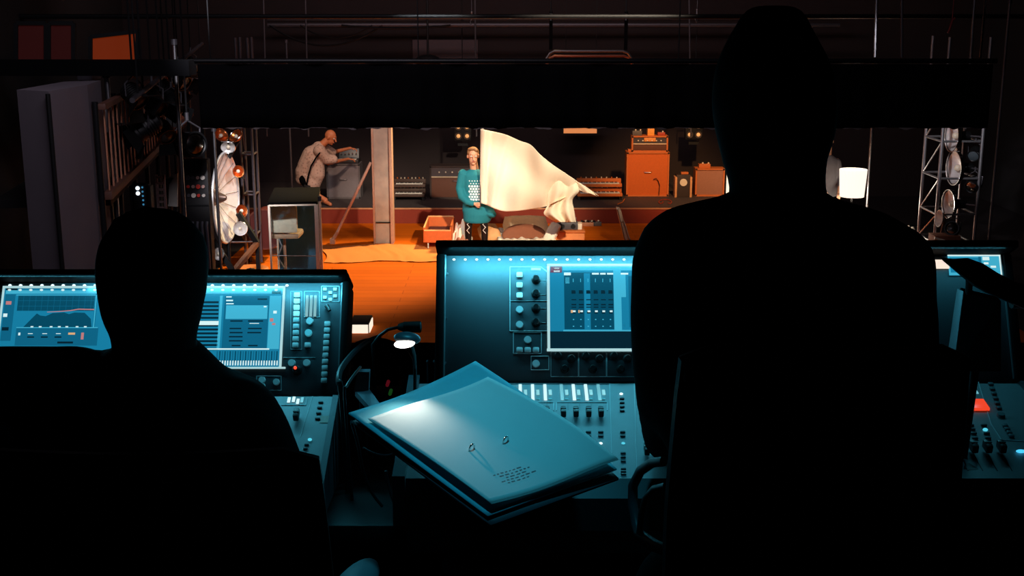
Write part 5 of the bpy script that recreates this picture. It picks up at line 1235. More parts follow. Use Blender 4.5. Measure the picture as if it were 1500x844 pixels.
for x, y, Y, s, f, lit, t in ((213, 186, 13.2, 1.0, (-.7, -.4, -.5), False, 'largest black lantern with barn doors, hanging in front of the gallery slats'),
                         (196, 140, 12.9, .8, (.6, -.3, -.6), False, 'small black lantern at the near upper end of the gallery pipe'),
                         (224, 150, 14.0, .9, (.5, -.5, -.6), False, 'black lantern above the largest one with barn doors'),
                         (243, 133, 15.5, .9, (.6, -.2, -.6), True, 'lantern with bright lens in the middle of the gallery pipe'),
                         (252, 152, 15.0, .8, (.4, -.6, -.7), True, 'lantern hanging just below the bright one of the gallery pipe'),
                         (240, 192, 14.2, .8, (.5, -.5, -.5), False, 'black lantern right of the largest one with barn doors'),
                         (262, 115, 17.0, .9, (.6, -.3, -.5), False, 'farther black lantern high on the gallery pipe'),
                         (280, 96, 18.5, .8, (.6, -.3, -.5), False, 'farthest and highest black lantern of the gallery pipe')):
    lantern(pix(x, y, Y), f, s, t, lit, LG)
def pole(x0, y0, x1, y1, Y, r_, m, label, base=True, top=True):
    P, Q = pix(x0, y0, Y), pix(x1, y1, Y); xm = (P.x + Q.x) / 2; r = empty('steel_pole', (xm, Y, 0), label, 'pole')
    b = MB(); b.cyl((xm, Y, .02), (xm, Y, P.z), r_, n=10); b.build('tube', m, r)
    b = MB(); b.lathe((xm, Y, .0), (0, 0, 1), [(r_ * 4, 0), (r_ * 4, .015), (r_ * 1.5, .03), (r_ * 1.2, .08)], 16, capa=True); b.build('base_flange', BLKM, r)
    b = MB(); b.cyl((xm, Y, P.z - .04), (xm, Y, P.z + .02), r_ * 1.6, n=10); b.build('coupler', DIMMET, r); return r
pole(258, 60, 268, 330, 13.5, .022, STEEL, 'tall thin silver pole in front of the lanterns, left of the big round reflector')
pole(160, 108, 161, 230, 12.9, .028, STEEL, 'silver pole at the near end of the gallery slats')
pole(1475, 0, 1455, 330, 15.5, .016, mat('pole_grey', (120, 116, 120), .5, metal=.4), 'thin grey vertical pole nearest the right edge of the picture')
pole(1278, 182, 1270, 300, 20.5, .03, STEEL, 'silver pole standing just right of the glowing lampshade')
pole(363 - 50, 188, 315, 230, 16.0, .02, STEEL, 'slim silver pole left of the small orange reflectors')
pole(421, 60, 425, 250, 21.9, .018, DIMMET, 'slim dim pole rising behind the bald person')
# boxes and cases by the pillar
def case(x0, y0, x1, y1, Y, dep, m, label, z0=None, cat='box', name='equipment_case', det=True, leg=None):
    A, B_ = pix(x0, y1, Y), pix(x1, y0, Y); zb = A.z if z0 is None else z0; c = Vector(((A.x + B_.x) / 2, Y + dep / 2, zb)); w_, h = B_.x - A.x, B_.z - zb
    r = empty(name, c, label, cat)
    b = MB(); b.box(c + Vector((0, 0, h / 2)), (w_, dep, h), bev=.012); b.build('case_body', m, r)
    if det:
        b = MB(); b.box(c + Vector((0, -dep / 2 - .004, h * .72)), (w_ * .96, .006, .02)); b.build('lid_seam', BLKM, r)
        b = MB(); b.tube([c + Vector((-.06, -dep / 2, h * .4)), c + Vector((-.05, -dep / 2 - .03, h * .38)), c + Vector((.05, -dep / 2 - .03, h * .38)), c + Vector((.06, -dep / 2, h * .4))], .008); b.build('handle', STEEL, r)
    if zb > .02:
        b = MB(); 
        for i in (-1, 1):
            if i == 1: b = MB()
            b.box(c + Vector((i * (w_ / 2 - .03), 0, -zb / 2)), (.04, dep * .8, zb)); b.build('stand_leg', BLKM, r)
    return r, c, w_, h
GW = mat('grey_white_case', (176, 170, 172), .6)
case(125, 164, 147, 197, 12.7, .5, GW, 'pale grey box right of the plaster pillar, upper of two')
case(129, 205, 149, 224, 13.4, .5, GW, 'pale grey box right of the plaster pillar, lower of two')
case(113, 95, 134, 118, 14.1, .3, mat('slate_case', (86, 82, 92), .7), 'small slate box right above the plaster pillar', det=False)
case(270, 115, 295, 133, 17.5, .1, mat('pink_grey', (150, 126, 126), .8), 'small pale sign board hanging left of the black masking border', det=False, name='sign_board', cat='board')
# leaning white board, perforated plate, moving head with white lights, rack
A = pix(240, 303, 15.2); B_ = pix(261, 254, 15.2)
r = empty('white_board', ((A.x + B_.x) / 2, 15.3, 0), 'white framed board standing upright left of the silver pole', 'board')
b = MB(); b.prism([pix(241, 262, 15.2), pix(260, 254, 15.2), pix(260, 303, 15.2), pix(246, 302, 15.2)], (0, .03, 0)); b.build('board_panel', mat('board_white', (205, 200, 190), .7), r)
b = MB(); b.prism([pix(240, 262, 15.17), pix(254, 261, 15.17), pix(247, 271, 15.17), pix(246, 300, 15.17), pix(241, 300, 15.17)], (0, .02, 0)); b.build('dark_flap', BLKP, r)
b = MB(); b.cyl(pix(246, 303, 15.24), (pix(246, 303, 15.24).x, 15.24, 0), .02); b.build('support', BLKM, r)
b = MB(); b.cyl(pix(258, 303, 15.24), (pix(258, 303, 15.24).x, 15.24, 0), .02); b.build('support', BLKM, r)
A, B_ = pix(230, 316, 14.8), pix(243, 256, 14.8); cx = (A.x + B_.x) / 2
r = empty('perforated_upright', (cx, 14.8, 0), 'pinkish grey upright with oval holes beside the white framed board', 'upright')
b = MB(); zt = B_.z
for i in (-1, 1):
    b.box((cx + i * .045, 14.8, zt / 2), (.022, .05, zt))
for k in range(10): b.box((cx, 14.8, zt - .03 - k * .075), (.09, .05, .022))
b.box((cx, 14.8, (zt - .75) / 2), (.09, .05, zt - .75)); b.build('slotted_plate', mat('pink_metal', (160, 132, 132), .5, metal=.3), r, smooth=False)
c = pix(208, 290, 14.2); r = empty('moving_light', (c.x, 14.2, 0), 'black moving stage light with two bright white spots, before the slatted railing end', 'stage lamp')
b = MB(); b.box((c.x, 14.2, c.z), (.16, .2, .34), bev=.04); b.build('head_unit', BLKP, r)
for dz in (.13, .07):
    b = MB(); b.sph((c.x - .01, 14.09, c.z + dz), .024); b.build('white_spot', em('spot_white', (235, 245, 255), 1.3), r)
b = MB()
for k in range(7): 
    if k: b = MB()
    b.sph((c.x + .045, 14.09, c.z + .14 - k * .05), .012, n=8); b.build('blue_spot', em('spot_blue', (60, 130, 170), .7), r)
b = MB(); b.box((c.x, 14.2, (c.z - .17) / 2), (.28, .28, c.z - .17), bev=.02); b.build('base_unit', BLKM, r)
for i in (-1, 1):
    b = MB(); b.box((c.x + i * .11, 14.2, c.z - .02), (.03, .12, .34), bev=.01); b.build('yoke_arm', BLKM, r)
r, c, w_, h = case(273, 234, 303, 345, 15.0, .16, mat('rack_black', (20, 18, 20), .5), 'tall black equipment rack with coloured lights left of the big round reflector', z0=0, name='equipment_rack', cat='rack')
rr = random.Random(5)
for k in range(12):
    b = MB(); p = c + Vector((-w_ * .3 + (k % 4) * w_ * .2, -.085, h - .22 - (k // 4) * .11)); b.cyl(p, p - Vector((0, .015, 0)), .02 if k % 3 else .028); b.build('rack_knob', (mat('rack_pink', (190, 150, 140), .5), mat('rack_red', (190, 50, 40), .5), DIMMET, mat('rack_white', (210, 200, 190), .5))[rr.randrange(4)], r)
for k in range(5):
    b = MB(); x_ = c.x - w_ * .38 + k * w_ * .19; b.tube([(x_, 14.985, h * .62), (x_, 14.96, h * .6), (x_ + .01, 14.955, h * .42), (x_ + .005, 14.97, h * .22)], .016); b.build('hanging_cable', mat('rack_cable', (90, 88, 98), .4), r)
lantern(pix(276, 212, 14.6), (.7, -.6, .1), 1.15, 'lantern with bright chrome lens above the black equipment rack', True, up=True, doors=False)
for x, y, t in ((164, 292, 'upper'), (170, 302, 'lower')):
    c = pix(x, y, 14.0); r, *_ = case(x - 6, y - 6, x + 6, y + 5, 14.0 + (y - 290) * .02, .12, mat('orange_glimmer', (130, 56, 22), .8), 'small box with an orange glimmer put into its colour, below the gallery slats, %s of two' % t, det=False, name='glimmer_box')  # orange glimmer of light is put into the box colour
    break
# ------------------------------------------------------------------ big round reflector in its black frame
DC = pix(331, 290, 17.0); dnrm = Vector((math.sin(math.radians(62)), -math.cos(math.radians(62)), .0)); dnrm = Vector((.998, -.06, .0)).normalized()
r = empty('round_reflector', (DC.x, DC.y, 0), 'huge shallow silver dish reflector seen almost edge-on in a black frame', 'reflector')
def dish(name, c, n, R_, dep, m, parent, ribs=True, hub=True, par=None):
    b = MB(); prof = [(R_, 0), (R_ * 1.0, dep * .05)] ; P = [(R_ * (1 - i / 14), -dep * (1 - (1 - i / 14) ** 2)) for i in range(15)]
    b.lathe(c, n, P, 48); return b.build(name, m, parent, solid=.006)
SILV = mat('brushed_silver', (236, 232, 230), .42, metal=.45, noise=.2, scale=14)
dish('dish_bowl', DC, dnrm, .625, .17, SILV, r)
b = MB(); t_ = dnrm.orthogonal().normalized(); t2 = dnrm.cross(t_)
b.tube([DC + (t_ * math.cos(a) + t2 * math.sin(a)) * .63 for a in [i * math.pi / 20 for i in range(40)]], .016, 8, closed=True); b.build('rim', mat('rim_silver', (236, 234, 236), .3, metal=.6), r)
for k in range(16):
    a = k * math.pi / 8; d = t_ * math.cos(a) + t2 * math.sin(a); b = MB(); b.tube([DC + d * .62 + dnrm * .004, DC + d * .4 - dnrm * .085, DC + d * .12 - dnrm * .15], .004, 6); b.build('rib', STEEL, r)
b = MB(); b.lathe(DC - dnrm * .165, dnrm, [(.11, 0), (.09, .05), (.05, .14), (.03, .17), (.001, .17)], 24, capa=True); b.build('hub_cone', mat('hub_bronze', (120, 98, 90), .35, metal=.8), r)
b = MB(); b.cyl((DC.x, DC.y, DC.z - .63), (DC.x, DC.y, .30), .025); b.tube([DC - dnrm * .18, DC - dnrm * .30, (DC.x - .28, DC.y + .1, .35), (DC.x, DC.y, .31)], .022); b.build('bracket', BLKM, r)
def beam(P, Q, w_, m, name, parent): b = MB(); b.cyl(P, Q, w_, n=4); return b.build(name, m, parent, smooth=False)
F1, F2, F3, F4 = pix(303, 338, 16.9), pix(342, 398, 16.6), pix(349, 312, 17.2), pix(377, 356, 17.3)
beam(F1, F2, .05, BLKP, 'frame_beam', r); beam(F3, F4, .05, BLKP, 'frame_beam', r); beam(F4, F2, .045, mat('brown_beam', (110, 66, 44), .6), 'frame_beam', r); beam(F2, (F2.x, F2.y, .0), .04, BLKP, 'frame_foot', r); beam(F4, (F4.x, F4.y, 0), .04, BLKP, 'frame_foot', r)
beam(F1, (F1.x, F1.y, 0), .04, BLKP, 'frame_foot', r)
A, B_ = pix(300, 356, 17.0), pix(376, 354, 17.3); b = MB(); b.cyl(A, B_, .012); b.build('tie_rod', STEEL, r)
def small_dish(x, y, Y, R_, n, m, label, parentpost=True, stem=None):
    c = pix(x, y, Y); n = Vector(n).normalized(); r = empty('small_reflector', c, label, 'reflector', None)
    b = MB(); P = [(R_ * (1 - i / 8) ** .7, -R_ * .9 * (i / 8)) for i in range(9)]; b.lathe(c, n, P, 24); b.build('bowl', m, r, solid=.006)
    b = MB(); b.cyl(c - n * R_ * .5, c - n * R_ * .1, .016); b.sph(c - n * R_ * .1, .028); b.build('bulb', mat('bulb_clear', (240, 225, 200), .2), r)
    b = MB(); b.lathe(c, n, [(R_ * 1.0, 0), (R_ * 1.05, .006), (R_ * 1.0, .012)], 24); b.build('rim', CHROME, r)
    if stem: b = MB(); b.tube([c - n * R_ * .9, Vector(stem)], .012); b.build('stem', BLKM, r)
    return r, c
ORLIT = mat('orange_lit_bowl', (214, 120, 64), .3, metal=.9)  # orange light on the small reflectors is put into the metal colour
S1 = pix(337, 232, 17.15)
small_dish(324, 198, 17.1, .105, (.55, -.6, .55), ORLIT, 'small orange-lit reflector at the top left above the huge dish', stem=S1)
small_dish(345, 199, 17.1, .105, (-.45, -.6, .6), ORLIT, 'small orange-lit reflector at the top right above the huge dish', stem=S1)
small_dish(334, 216, 17.05, .10, (.1, -.8, -.5), SILV, 'small silver reflector hanging just above the huge dish', stem=S1)
S2 = pix(357, 262, 17.4); small_dish(349, 251, 17.3, .085, (.5, -.8, .1), ORLIT, 'orange-lit reflector behind the upper right rim of the huge dish', stem=S2)
S3 = pix(358, 315, 17.4); small_dish(354, 309, 17.3, .09, (.6, -.7, .2), ORLIT, 'dull orange-lit reflector behind the lower right rim of the huge dish', stem=S3)
S4 = pix(356, 350, 17.3); small_dish(352, 335, 17.1, .10, (.3, -.9, .1), SILV, 'bright silver reflector on the black frame right of the huge dish', stem=S4)
S5 = pix(328, 378, 16.7); small_dish(320, 372, 16.6, .09, (-.2, -.9, .3), SILV, 'bright silver reflector low on the frame, left of the round orange disc', stem=S5)
# dark truss behind the dish
def truss(px, Y, w_, h, m, label, zs, dep=None, r_=.022):
    dep = dep or w_; x0, x1 = px; r = empty('truss_tower', ((x0 + x1) / 2, Y + dep / 2, 0), label, 'truss')
    cs = [Vector((x0, Y, 0)), Vector((x1, Y, 0)), Vector((x1, Y + dep, 0)), Vector((x0, Y + dep, 0))]
    for c in cs: b = MB(); b.cyl(c, c + Vector((0, 0, h)), r_, n=10); b.build('upright', m, r)
    for z in zs:
        for i in range(4): b = MB(); b.cyl(cs[i] + Vector((0, 0, z)), cs[(i + 1) % 4] + Vector((0, 0, z)), r_ * .7, n=8); b.build('crossbar', m, r)
    for i, z in enumerate(zs[:-1]):
        b = MB(); b.cyl(cs[3] + Vector((0, 0, z)), cs[0 if i % 2 else 0] + Vector((0, 0, zs[i + 1])), r_ * .5, n=6); b.build('diagonal', m, r)
    return r
a = pix(354, 250, 18.2); c_ = pix(371, 250, 18.2)
truss((a.x, c_.x), 18.2, .3, 3.4, mat('truss_dim', (96, 88, 92), .5, metal=.4), 'dim slender truss tower behind the huge dish reflector', [.5, 1.1, 1.7, 2.3, 2.9])
# round orange disc on the floor, dark red drum
c = pixz(367, 395, .06); r = empty('floor_disc', (c.x, c.y, 0), 'flat round orange disc with dark centre lying on the floor by the glass case', 'disc')
b = MB(); b.lathe((c.x, c.y, 0), (0, 0, 1), [(.255, .0), (.265, .02), (.265, .075), (.24, .09), (.10, .07), (.07, .06)], 40, capa=True); b.build('disc_body', mat('disc_orange', (205, 122, 62), .5), r)
b = MB(); b.lathe((c.x, c.y, .06), (0, 0, 1), [(.07, 0), (.055, .012), (.02, .016), (.001, .03)], 20, capa=True); b.build('disc_hub', BLKP, r)
c = pix(387, 331, 18.6); r = empty('bass_drum', (c.x, 18.8, 0), 'dark red drum standing upright half behind the glass case', 'drum'); Rd = .30
c.z = .5
b = MB(); b.lathe((c.x, 18.6, c.z), (0, 1, 0), [(Rd, 0), (Rd, .4)], 36, True, True); b.build('shell', mat('drum_red', (96, 30, 20), .6), r)
b = MB(); b.lathe((c.x, 18.585, c.z), (0, 1, 0), [(Rd - .01, 0), (Rd + .015, 0), (Rd + .015, .03), (Rd - .01, .03)], 36); b.build('hoop', mat('hoop_brown', (120, 60, 44), .5), r)
for i in (-1, 1): b = MB(); b.cyl((c.x + i * .2, 18.7, c.z - .2), (c.x + i * .33, 18.6, 0), .012); b.build('spur', STEEL, r)
# ------------------------------------------------------------------ glass case with a chair in it
GY = 16.0
A, B_ = pix(394, 402, GY), pix(466, 300, GY); gz = B_.z; gx0, gx1 = pix(396, 340, GY).x, pix(464, 340, GY).x; gy1 = 17.3
r = empty('glass_case', ((gx0 + gx1) / 2, (GY + gy1) / 2, 0), 'tall glass case with black lid and white edges, a cream chair inside', 'display case')
b = MB(); b.box(((gx0 + gx1) / 2, (GY + gy1) / 2, gz + .02), (gx1 - gx0 + .03, gy1 - GY + .03, .04), bev=.006); b.build('lid', mat('lid_black', (5, 4, 4), .85, spec=.1), r)
b = MB(); b.box(((gx0 + gx1) / 2, (GY + gy1) / 2, .03), (gx1 - gx0 + .03, gy1 - GY + .03, .06)); b.build('plinth', BLKP, r)
WE = mat('white_edge', (250, 236, 214), .5)
for x, y, w_ in ((gx0, GY - .012, .026), (gx1, GY - .012, .05), (gx0, gy1, .02), (gx1, gy1, .02)):
    b = MB(); b.box((x, y, (gz + .06) / 2), (w_, .03, gz - .06)); b.build('corner_post', WE, r)
b = MB(); b.box(((gx0 + gx1) / 2, GY - .004, gz - .004), (gx1 - gx0, .024, .022)); b.build('top_edge', WE, r)
gm = bpy.data.materials.new('case_glass'); gm.use_nodes = True; nt = gm.node_tree; nt.nodes.remove(nt.nodes['Principled BSDF']); mo = nt.nodes['Material Output']
tr_ = nt.nodes.new('ShaderNodeBsdfTransparent'); tr_.inputs[0].default_value = (.95, .98, .99, 1); gl_ = nt.nodes.new('ShaderNodeBsdfGlossy'); gl_.inputs['Roughness'].default_value = .12; gl_.inputs[0].default_value = (.7, .85, .9, 1)
df_ = nt.nodes.new('ShaderNodeBsdfDiffuse'); df_.inputs[0].default_value = (.25, .5, .6, 1); tcg = nt.nodes.new('ShaderNodeTexCoord'); ng = nt.nodes.new('ShaderNodeTexNoise'); ng.inputs['Scale'].default_value = 9; ng.inputs['Detail'].default_value = 6
nt.links.new(tcg.outputs['Object'], ng.inputs['Vector']); rg = nt.nodes.new('ShaderNodeValToRGB'); rg.color_ramp.elements[0].position = .52; rg.color_ramp.elements[0].color = (.0, .0, .0, 1); rg.color_ramp.elements[1].position = .75; rg.color_ramp.elements[1].color = (.10, .10, .10, 1); nt.links.new(ng.outputs['Fac'], rg.inputs[0])
m1 = nt.nodes.new('ShaderNodeMixShader'); m1.inputs[0].default_value = .06; nt.links.new(tr_.outputs[0], m1.inputs[1]); nt.links.new(gl_.outputs[0], m1.inputs[2])
m2 = nt.nodes.new('ShaderNodeMixShader'); nt.links.new(rg.outputs[0], m2.inputs[0]); nt.links.new(m1.outputs[0], m2.inputs[1]); nt.links.new(df_.outputs[0], m2.inputs[2]); nt.links.new(m2.outputs[0], mo.inputs[0])
for nm, c, sz in (('front_pane', ((gx0 + gx1) / 2, GY + .005, (gz + .06) / 2), (gx1 - gx0 - .03, .008, gz - .08)), ('side_pane', (gx0 + .004, (GY + gy1) / 2, (gz + .06) / 2), (.008, gy1 - GY - .04, gz - .08)), ('side_pane', (gx1 + .004, (GY + gy1) / 2, (gz + .06) / 2), (.008, gy1 - GY - .04, gz - .08))):
    b = MB(); b.box(c, sz); b.build(nm, gm, r, smooth=False)
b = MB(); b.box(((gx0 + gx1) / 2, gy1 - .01, (gz + .06) / 2), (gx1 - gx0 - .03, .012, gz - .08)); b.build('reflection_panel', mat('reflection_teal', (60, 116, 142), .5, noise=.5, scale=5), r)  # added panel; the glass's teal reflection is put into its colour
b = MB(); b.cyl((gx0, GY + .02, .62), (gx1, GY + .02, .60), .007); b.build('cross_wire', STEEL, r)
x_ = pix(470, 340, GY).x; pole(470, 290, 470, 402, 16.05, .016, mat('pole_white', (240, 214, 190), .5), 'pale slim pole touching the right edge of the glass case')
r.rotation_euler.z = .12; r.location.x -= .078
# chair inside
cxp = pix(417, 330, 16.4).x; CH2 = mat('chair_cream_plush', (222, 208, 178), .8)
r = empty('case_chair', (cxp, 16.6, .06), 'cream upholstered chair on a slim leg inside the glass case', 'chair')
b = MB(); A = pix(399, 345, 16.35); B_ = pix(436, 301, 16.35); cz = (A.z + B_.z) / 2
t = []
def back_(b): b.boxm(Matrix.Translation((cxp, 16.38, cz + .02)), (B_.x - A.x, .07, B_.z - A.z - .02), .06)
back_(b); b.build('backrest', CH2, r)
b = MB(); b.boxm(Matrix.Translation((cxp, 16.60, A.z - .02)), (B_.x - A.x + .02, .42, .08), .035); b.build('seat', mat('chair_tan', (196, 158, 124), .8), r)
b = MB(); b.cyl((cxp - .05, 16.6, A.z - .05), (cxp - .05, 16.6, .10), .02); b.build('leg', mat('leg_tan', (190, 140, 110), .5), r)
b = MB(); b.lathe((cxp - .05, 16.6, .061), (0, 0, 1), [(.16, 0), (.16, .01), (.03, .05)], 24, capa=True); b.build('foot', STEEL, r)
b = MB(); P0_ = Vector((cxp - .04, 16.3, .8)); b.tube([Vector((cxp - .06, 16.25, .80)), Vector((cxp - .02, 16.24, .7)), Vector((cxp - .08, 16.24, .55)), Vector((cxp + .0, 16.24, .4)), Vector((cxp - .05, 16.24, .25)), Vector((cxp - .03, 16.24, .062))], .010); tag(b.build('cable', mat('grey_cable', (150, 156, 160), .4)), 'wavy grey cable hanging behind the front pane inside the glass case', 'cable')
# ================================================================== STAGE RIGHT
TY = 18.5
a, c_ = pix(1376, 260, TY), pix(1434.5, 260, TY)
truss((a.x, c_.x), TY, .6, 3.4, mat('truss_silver', (190, 188, 192), .35, metal=.8), 'silver square truss tower holding stacked chrome reflectors, at the right of the stage', [.30, .75, 1.30, 1.86, 2.4, 2.95], .75, .026)
for k, (x, y, R_, t, m) in enumerate(((1396, 199, .235, 'topmost of the stack of three', CHROME), (1399, 246, .255, 'middle of the stack of three', CHROME), (1391, 299, .215, 'lowest of the stack of three', CHROME))):
    c = pix(x, y, TY + .2); n = Vector((-.985, -.10, 0)).normalized(); r = empty('tower_reflector', c, 'round chrome reflector lamp in the right truss tower, ' + t, 'reflector')
    b = MB(); P = [(R_ * (1 - i / 12) ** .6, -R_ * .5 * (i / 12)) for i in range(13)]; b.lathe(c, n, P, 36); b.build('bowl', SILV, r, solid=.008)
    b = MB(); b.lathe(c, n, [(R_, -.02), (R_ * 1.06, -.02), (R_ * 1.06, .03), (R_, .03)], 36); b.build('rim', m, r)
    b = MB(); b.sph(c - n * .04, .05); b.cyl(c - n * R_ * .5, c - n * .05, .02); b.build('bulb', mat('bulb_clear', (240, 225, 200), .2), r)
    b = MB(); b.lathe(c - n * R_ * .5, n, [(.04, -.16), (.07, -.14), (.075, .0)], 20, capa=True); b.build('housing', BLKM, r)
    b = MB(); q = c - n * (R_ * .5 + .08); b.tube([q, (c_.x - .0, TY + .05, q.z)], .015); b.build('arm', DIMMET, r)
c = pix(1375, 320, TY - .2); n = Vector((-.97, -.1, .1)).normalized(); r = empty('small_reflector', c, 'small very bright reflector at the foot of the right truss tower', 'reflector')
b = MB(); b.lathe(c, n, [(.13 * (1 - i / 8) ** .6, -.09 * i / 8) for i in range(9)], 24); b.build('bowl', mat('bright_bowl', (250, 244, 232), .5), r, solid=.006)
b = MB(); b.tube([c - n * .09, (c.x + .05, TY - .1, .25), (c.x + .06, TY - .1, .0)], .014); b.build('stem', STEEL, r)
lantern(pix(1395, 338, TY - .25) + Vector((0, 0, .02)), (-.4, -.8, .3), .8, 'small lantern standing low in front of the right truss tower', True, up=False, doors=False)
b = MB(); p = pix(1395, 338, TY - .25); b.cyl((p.x, p.y, 0), (p.x, p.y, p.z - .06), .03); b.lathe((p.x, p.y, 0), (0, 0, 1), [(.15, 0), (.15, .02), (.03, .04)], 20, capa=True); tag(b.build('lamp_stand', BLKM), 'short black stand under the small lantern at the right truss tower', 'stand')
A = pix(1369, 356, TY - .4); r, *_ = case(1369, 346, 1408, 357, TY - .45, .3, mat('brown_plinth', (150, 92, 66), .7), 'low brown box with a pale front edge at the foot of the right truss tower', z0=0, det=False, name='low_box')
b = MB(); q1, q2 = pix(1369, 349, TY - .47), pix(1384, 353, TY - .47); b.cyl(q1, q2, .018); b.build('edge_strip', WE, r)
lantern(pix(1428, 225, TY + .1), (-.5, -.7, -.3), .7, 'small dark lantern clamped high on the right upright of the truss tower', False, up=False, doors=False)
lantern(pix(1427, 270, TY + .1), (-.6, -.6, -.3), .8, 'small shiny lantern clamped halfway up the right upright of the truss tower', True, up=False, doors=False)
# lampshade on a stand with white cloth
LYs = 20.0
c = pix(1249, 268, LYs); r = empty('standing_lamp', (c.x, LYs, 0), 'standing lamp with a brightly glowing white shade beside the operator shoulder', 'lamp')
def shade(u, v):
    a = u * 2 * math.pi; rd = (.19 + .028 * v) * (1 + .015 * math.sin(a * 22)); return Vector((c.x + rd * math.cos(a), LYs + rd * math.sin(a), c.z - .225 + .45 * v))
b = MB(); b.grid(shade, 88, 6); b.build('lamp_shade', mat('shade_glow', (255, 244, 226), .7, emit=1.15, noise=.03), r, solid=.004)
b = MB(); b.cyl((c.x, LYs, .02), (c.x, LYs, c.z - .1), .016); b.build('pole', BLKM, r)
b = MB(); b.lathe((c.x, LYs, 0), (0, 0, 1), [(.17, 0), (.17, .02), (.03, .04)], 24, capa=True); b.build('base', BLKM, r)
b = MB(); b.sph((c.x, LYs, c.z - .05), .05); b.build('bulb', mat('bulb_on', (255, 240, 210), .4, emit=3), r)
lp_ = bpy.data.lights.new('shade_bulb', 'POINT'); lp_.energy = 30; lp_.color = (1, .88, .7); lp_.shadow_soft_size = .2; lo = bpy.data.objects.new('shade_bulb', lp_); COL.objects.link(lo); lo.location = (c.x, LYs, c.z - .32)
# seated person in grey, mostly hidden behind the standing operator
GYp = 20.9
def gp_(x, y, d=0): return pix(x, y, GYp + d)
r = empty('person', (gp_(1212, 260).x, GYp, 0), 'person in a grey shirt sitting left of the glowing lampshade, mostly hidden from view', 'person')
ghc = gp_(1214, 207, .0)
def gb_(b):
    head(b, ghc, (-.35, -.9, -.2), s=1.0, neck=gp_(1213, 228))
    b.loft([(gp_(1212, 292), .15, .12), (gp_(1212, 262), .14, .11), (gp_(1212, 238), .16, .10), (gp_(1212, 228), .08, .07)])
    limb(b, [gp_(1200, 236), gp_(1194, 262, -.05), gp_(1206, 280, -.32)], [.05, .042, .027]); limb(b, [gp_(1226, 236), gp_(1232, 262, -.08), gp_(1228, 284, -.35)], [.05, .042, .027])
    hand(b, gp_(1206, 280, -.32), (.3, -1, -.2), (0, 0, 1), 1, .6); hand(b, gp_(1228, 284, -.35), (-.2, -1, -.1), (0, 0, 1), -1, .6)
    for x, q in ((1204, -1), (1220, 1)): limb(b, [gp_(x, 292), Vector((gp_(x, 292).x, GYp - .42, .52)), Vector((gp_(x, 292).x, GYp - .42, .09))], [.085, .06, .04]); limb(b, [Vector((gp_(x, 292).x, GYp - .42, .05)), Vector((gp_(x, 292).x, GYp - .58, .04))], [.04, .035])
flesh('body', gb_, SKIN, r, .012, 3); eyes(r, ghc, (-.35, -.9, -.2))
def gs_(b):
    b.loft([(gp_(1212, 294), .18, .15), (gp_(1212, 262), .18, .14), (gp_(1212, 240), .20, .125), (gp_(1212, 232), .16, .10), (gp_(1212, 227), .08, .075)])
    limb(b, [gp_(1199, 238), gp_(1193, 262, -.05), gp_(1200, 273, -.2)], [.07, .06, .05]); limb(b, [gp_(1226, 238), gp_(1232, 262, -.08), gp_(1231, 274, -.22)], [.07, .06, .05])
flesh('shirt', gs_, mat('grey_shirt', (112, 106, 108), .9, bump=.2), r, .013, 4)
flesh('hair', lambda b: (b.sph(ghc + Vector((0, .03, .045)), (.084, .095, .084)), b.sph(ghc + Vector((.0, -.02, .095)), (.07, .07, .035))), BLK, r, .012, 3)
def gt_(b):
    for x in (1204, 1220): limb(b, [gp_(x, 293), Vector((gp_(x, 292).x, GYp - .42, .52)), Vector((gp_(x, 292).x, GYp - .42, .12))], [.11, .08, .06])
flesh('trousers', gt_, BLK, r, .013, 3)
zs = gp_(1212, 296).z - .1
r = empty('stage_stool', (gp_(1212, 296).x, GYp, 0), 'black stool under the seated person in the grey shirt', 'stool')
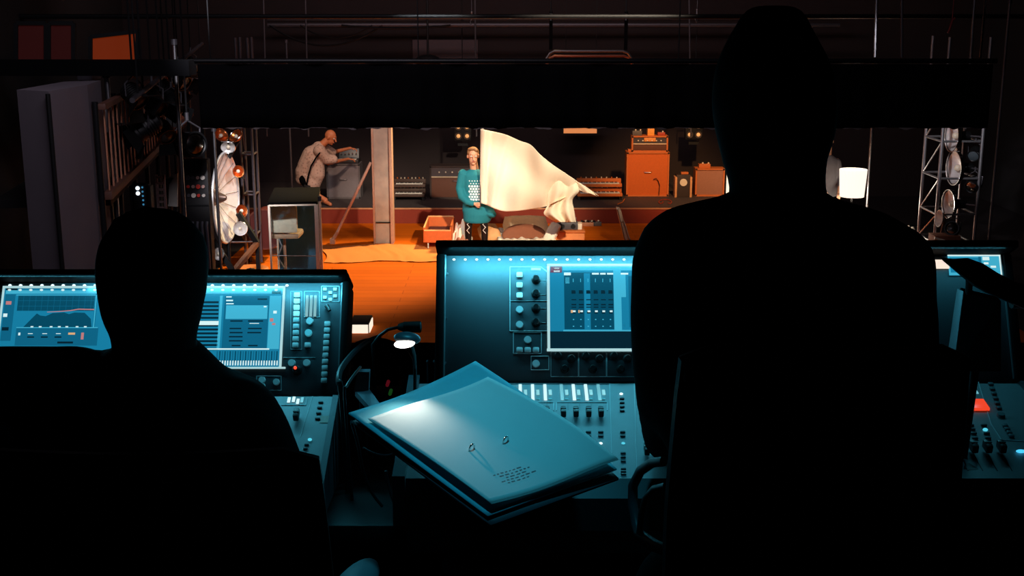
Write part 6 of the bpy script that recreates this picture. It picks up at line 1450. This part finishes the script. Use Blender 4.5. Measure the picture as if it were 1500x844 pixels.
b = MB(); b.lathe((gp_(1212, 296).x, GYp, zs - .05), (0, 0, 1), [(.17, 0), (.18, .02), (.17, .05), (.01, .055)], 24, capa=True); b.build('seat', BLKP, r)
for k in range(4):
    a = math.pi / 4 + k * math.pi / 2; b = MB(); b.cyl((gp_(1212, 296).x + .12 * math.cos(a), GYp + .12 * math.sin(a), zs - .05), (gp_(1212, 296).x + .17 * math.cos(a), GYp + .17 * math.sin(a), 0), .014); b.build('leg', BLKM, r)
p = pixz(1243, 312, 0)
rumple(p.x, 19.75, .01, .26, .22, .36, 21, 'white_cloth', mat('white_cloth', (238, 226, 208), .85), 'bright white cloth heaped at the foot of the glowing lampshade')
# odds and ends on the dark right-hand floor
for k, (x, y, s_, m, t) in enumerate(((1284, 300, .12, ORW, 'small orange pedal on the floor right of the silver pole, nearest it'), (1296, 302, .10, mat('red_box', (170, 60, 40), .5), 'tiny red pedal between two orange ones right of the silver pole'), (1308, 303, .12, ORW, 'orange pedal farthest right in the row by the silver pole'), (1318, 298, .08, mat('slate', (92, 88, 86), .5), 'tiny slate box behind the row of pedals by the silver pole'))):
    p = pixz(x, y, 0.01); p.y = min(p.y, 21.6); p.x = (x - 750) * p.y / 1775; pedal(p, s_, s_ * .8, .06, m, t, 2)
wire([Vector((pixz(x, y, 0).x, min(21.7, pixz(x, y, 0).y), .014)) for x, y in ((1276, 316), (1300, 312), (1320, 318), (1350, 322), (1372, 340))], 'dark cable snaking over the dim floor right of the glowing lampshade', .01, nm='cable')
b = MB(); p = pixz(1343, 347, 0); b.box((p.x, p.y, .02), (.14, .05, .04), (0, 0, .3), bev=.01); tag(b.build('tape_block', WHITE), 'small white block lying on the dim floor left of the right truss tower', 'block')
b = MB(); p = pix(1395, 30, 14.5); b.tube([p + Vector((.03, 0, .03)), p, p - Vector((.02, 0, .1)), p - Vector((.04, 0, .14))], .014); b.cyl(p, (p.x, p.y, 6.8), .006); tag(b.build('hanging_clamp', mat('red_clamp', (140, 50, 50), .5)), 'small reddish clamp hanging high above the right truss tower', 'clamp')
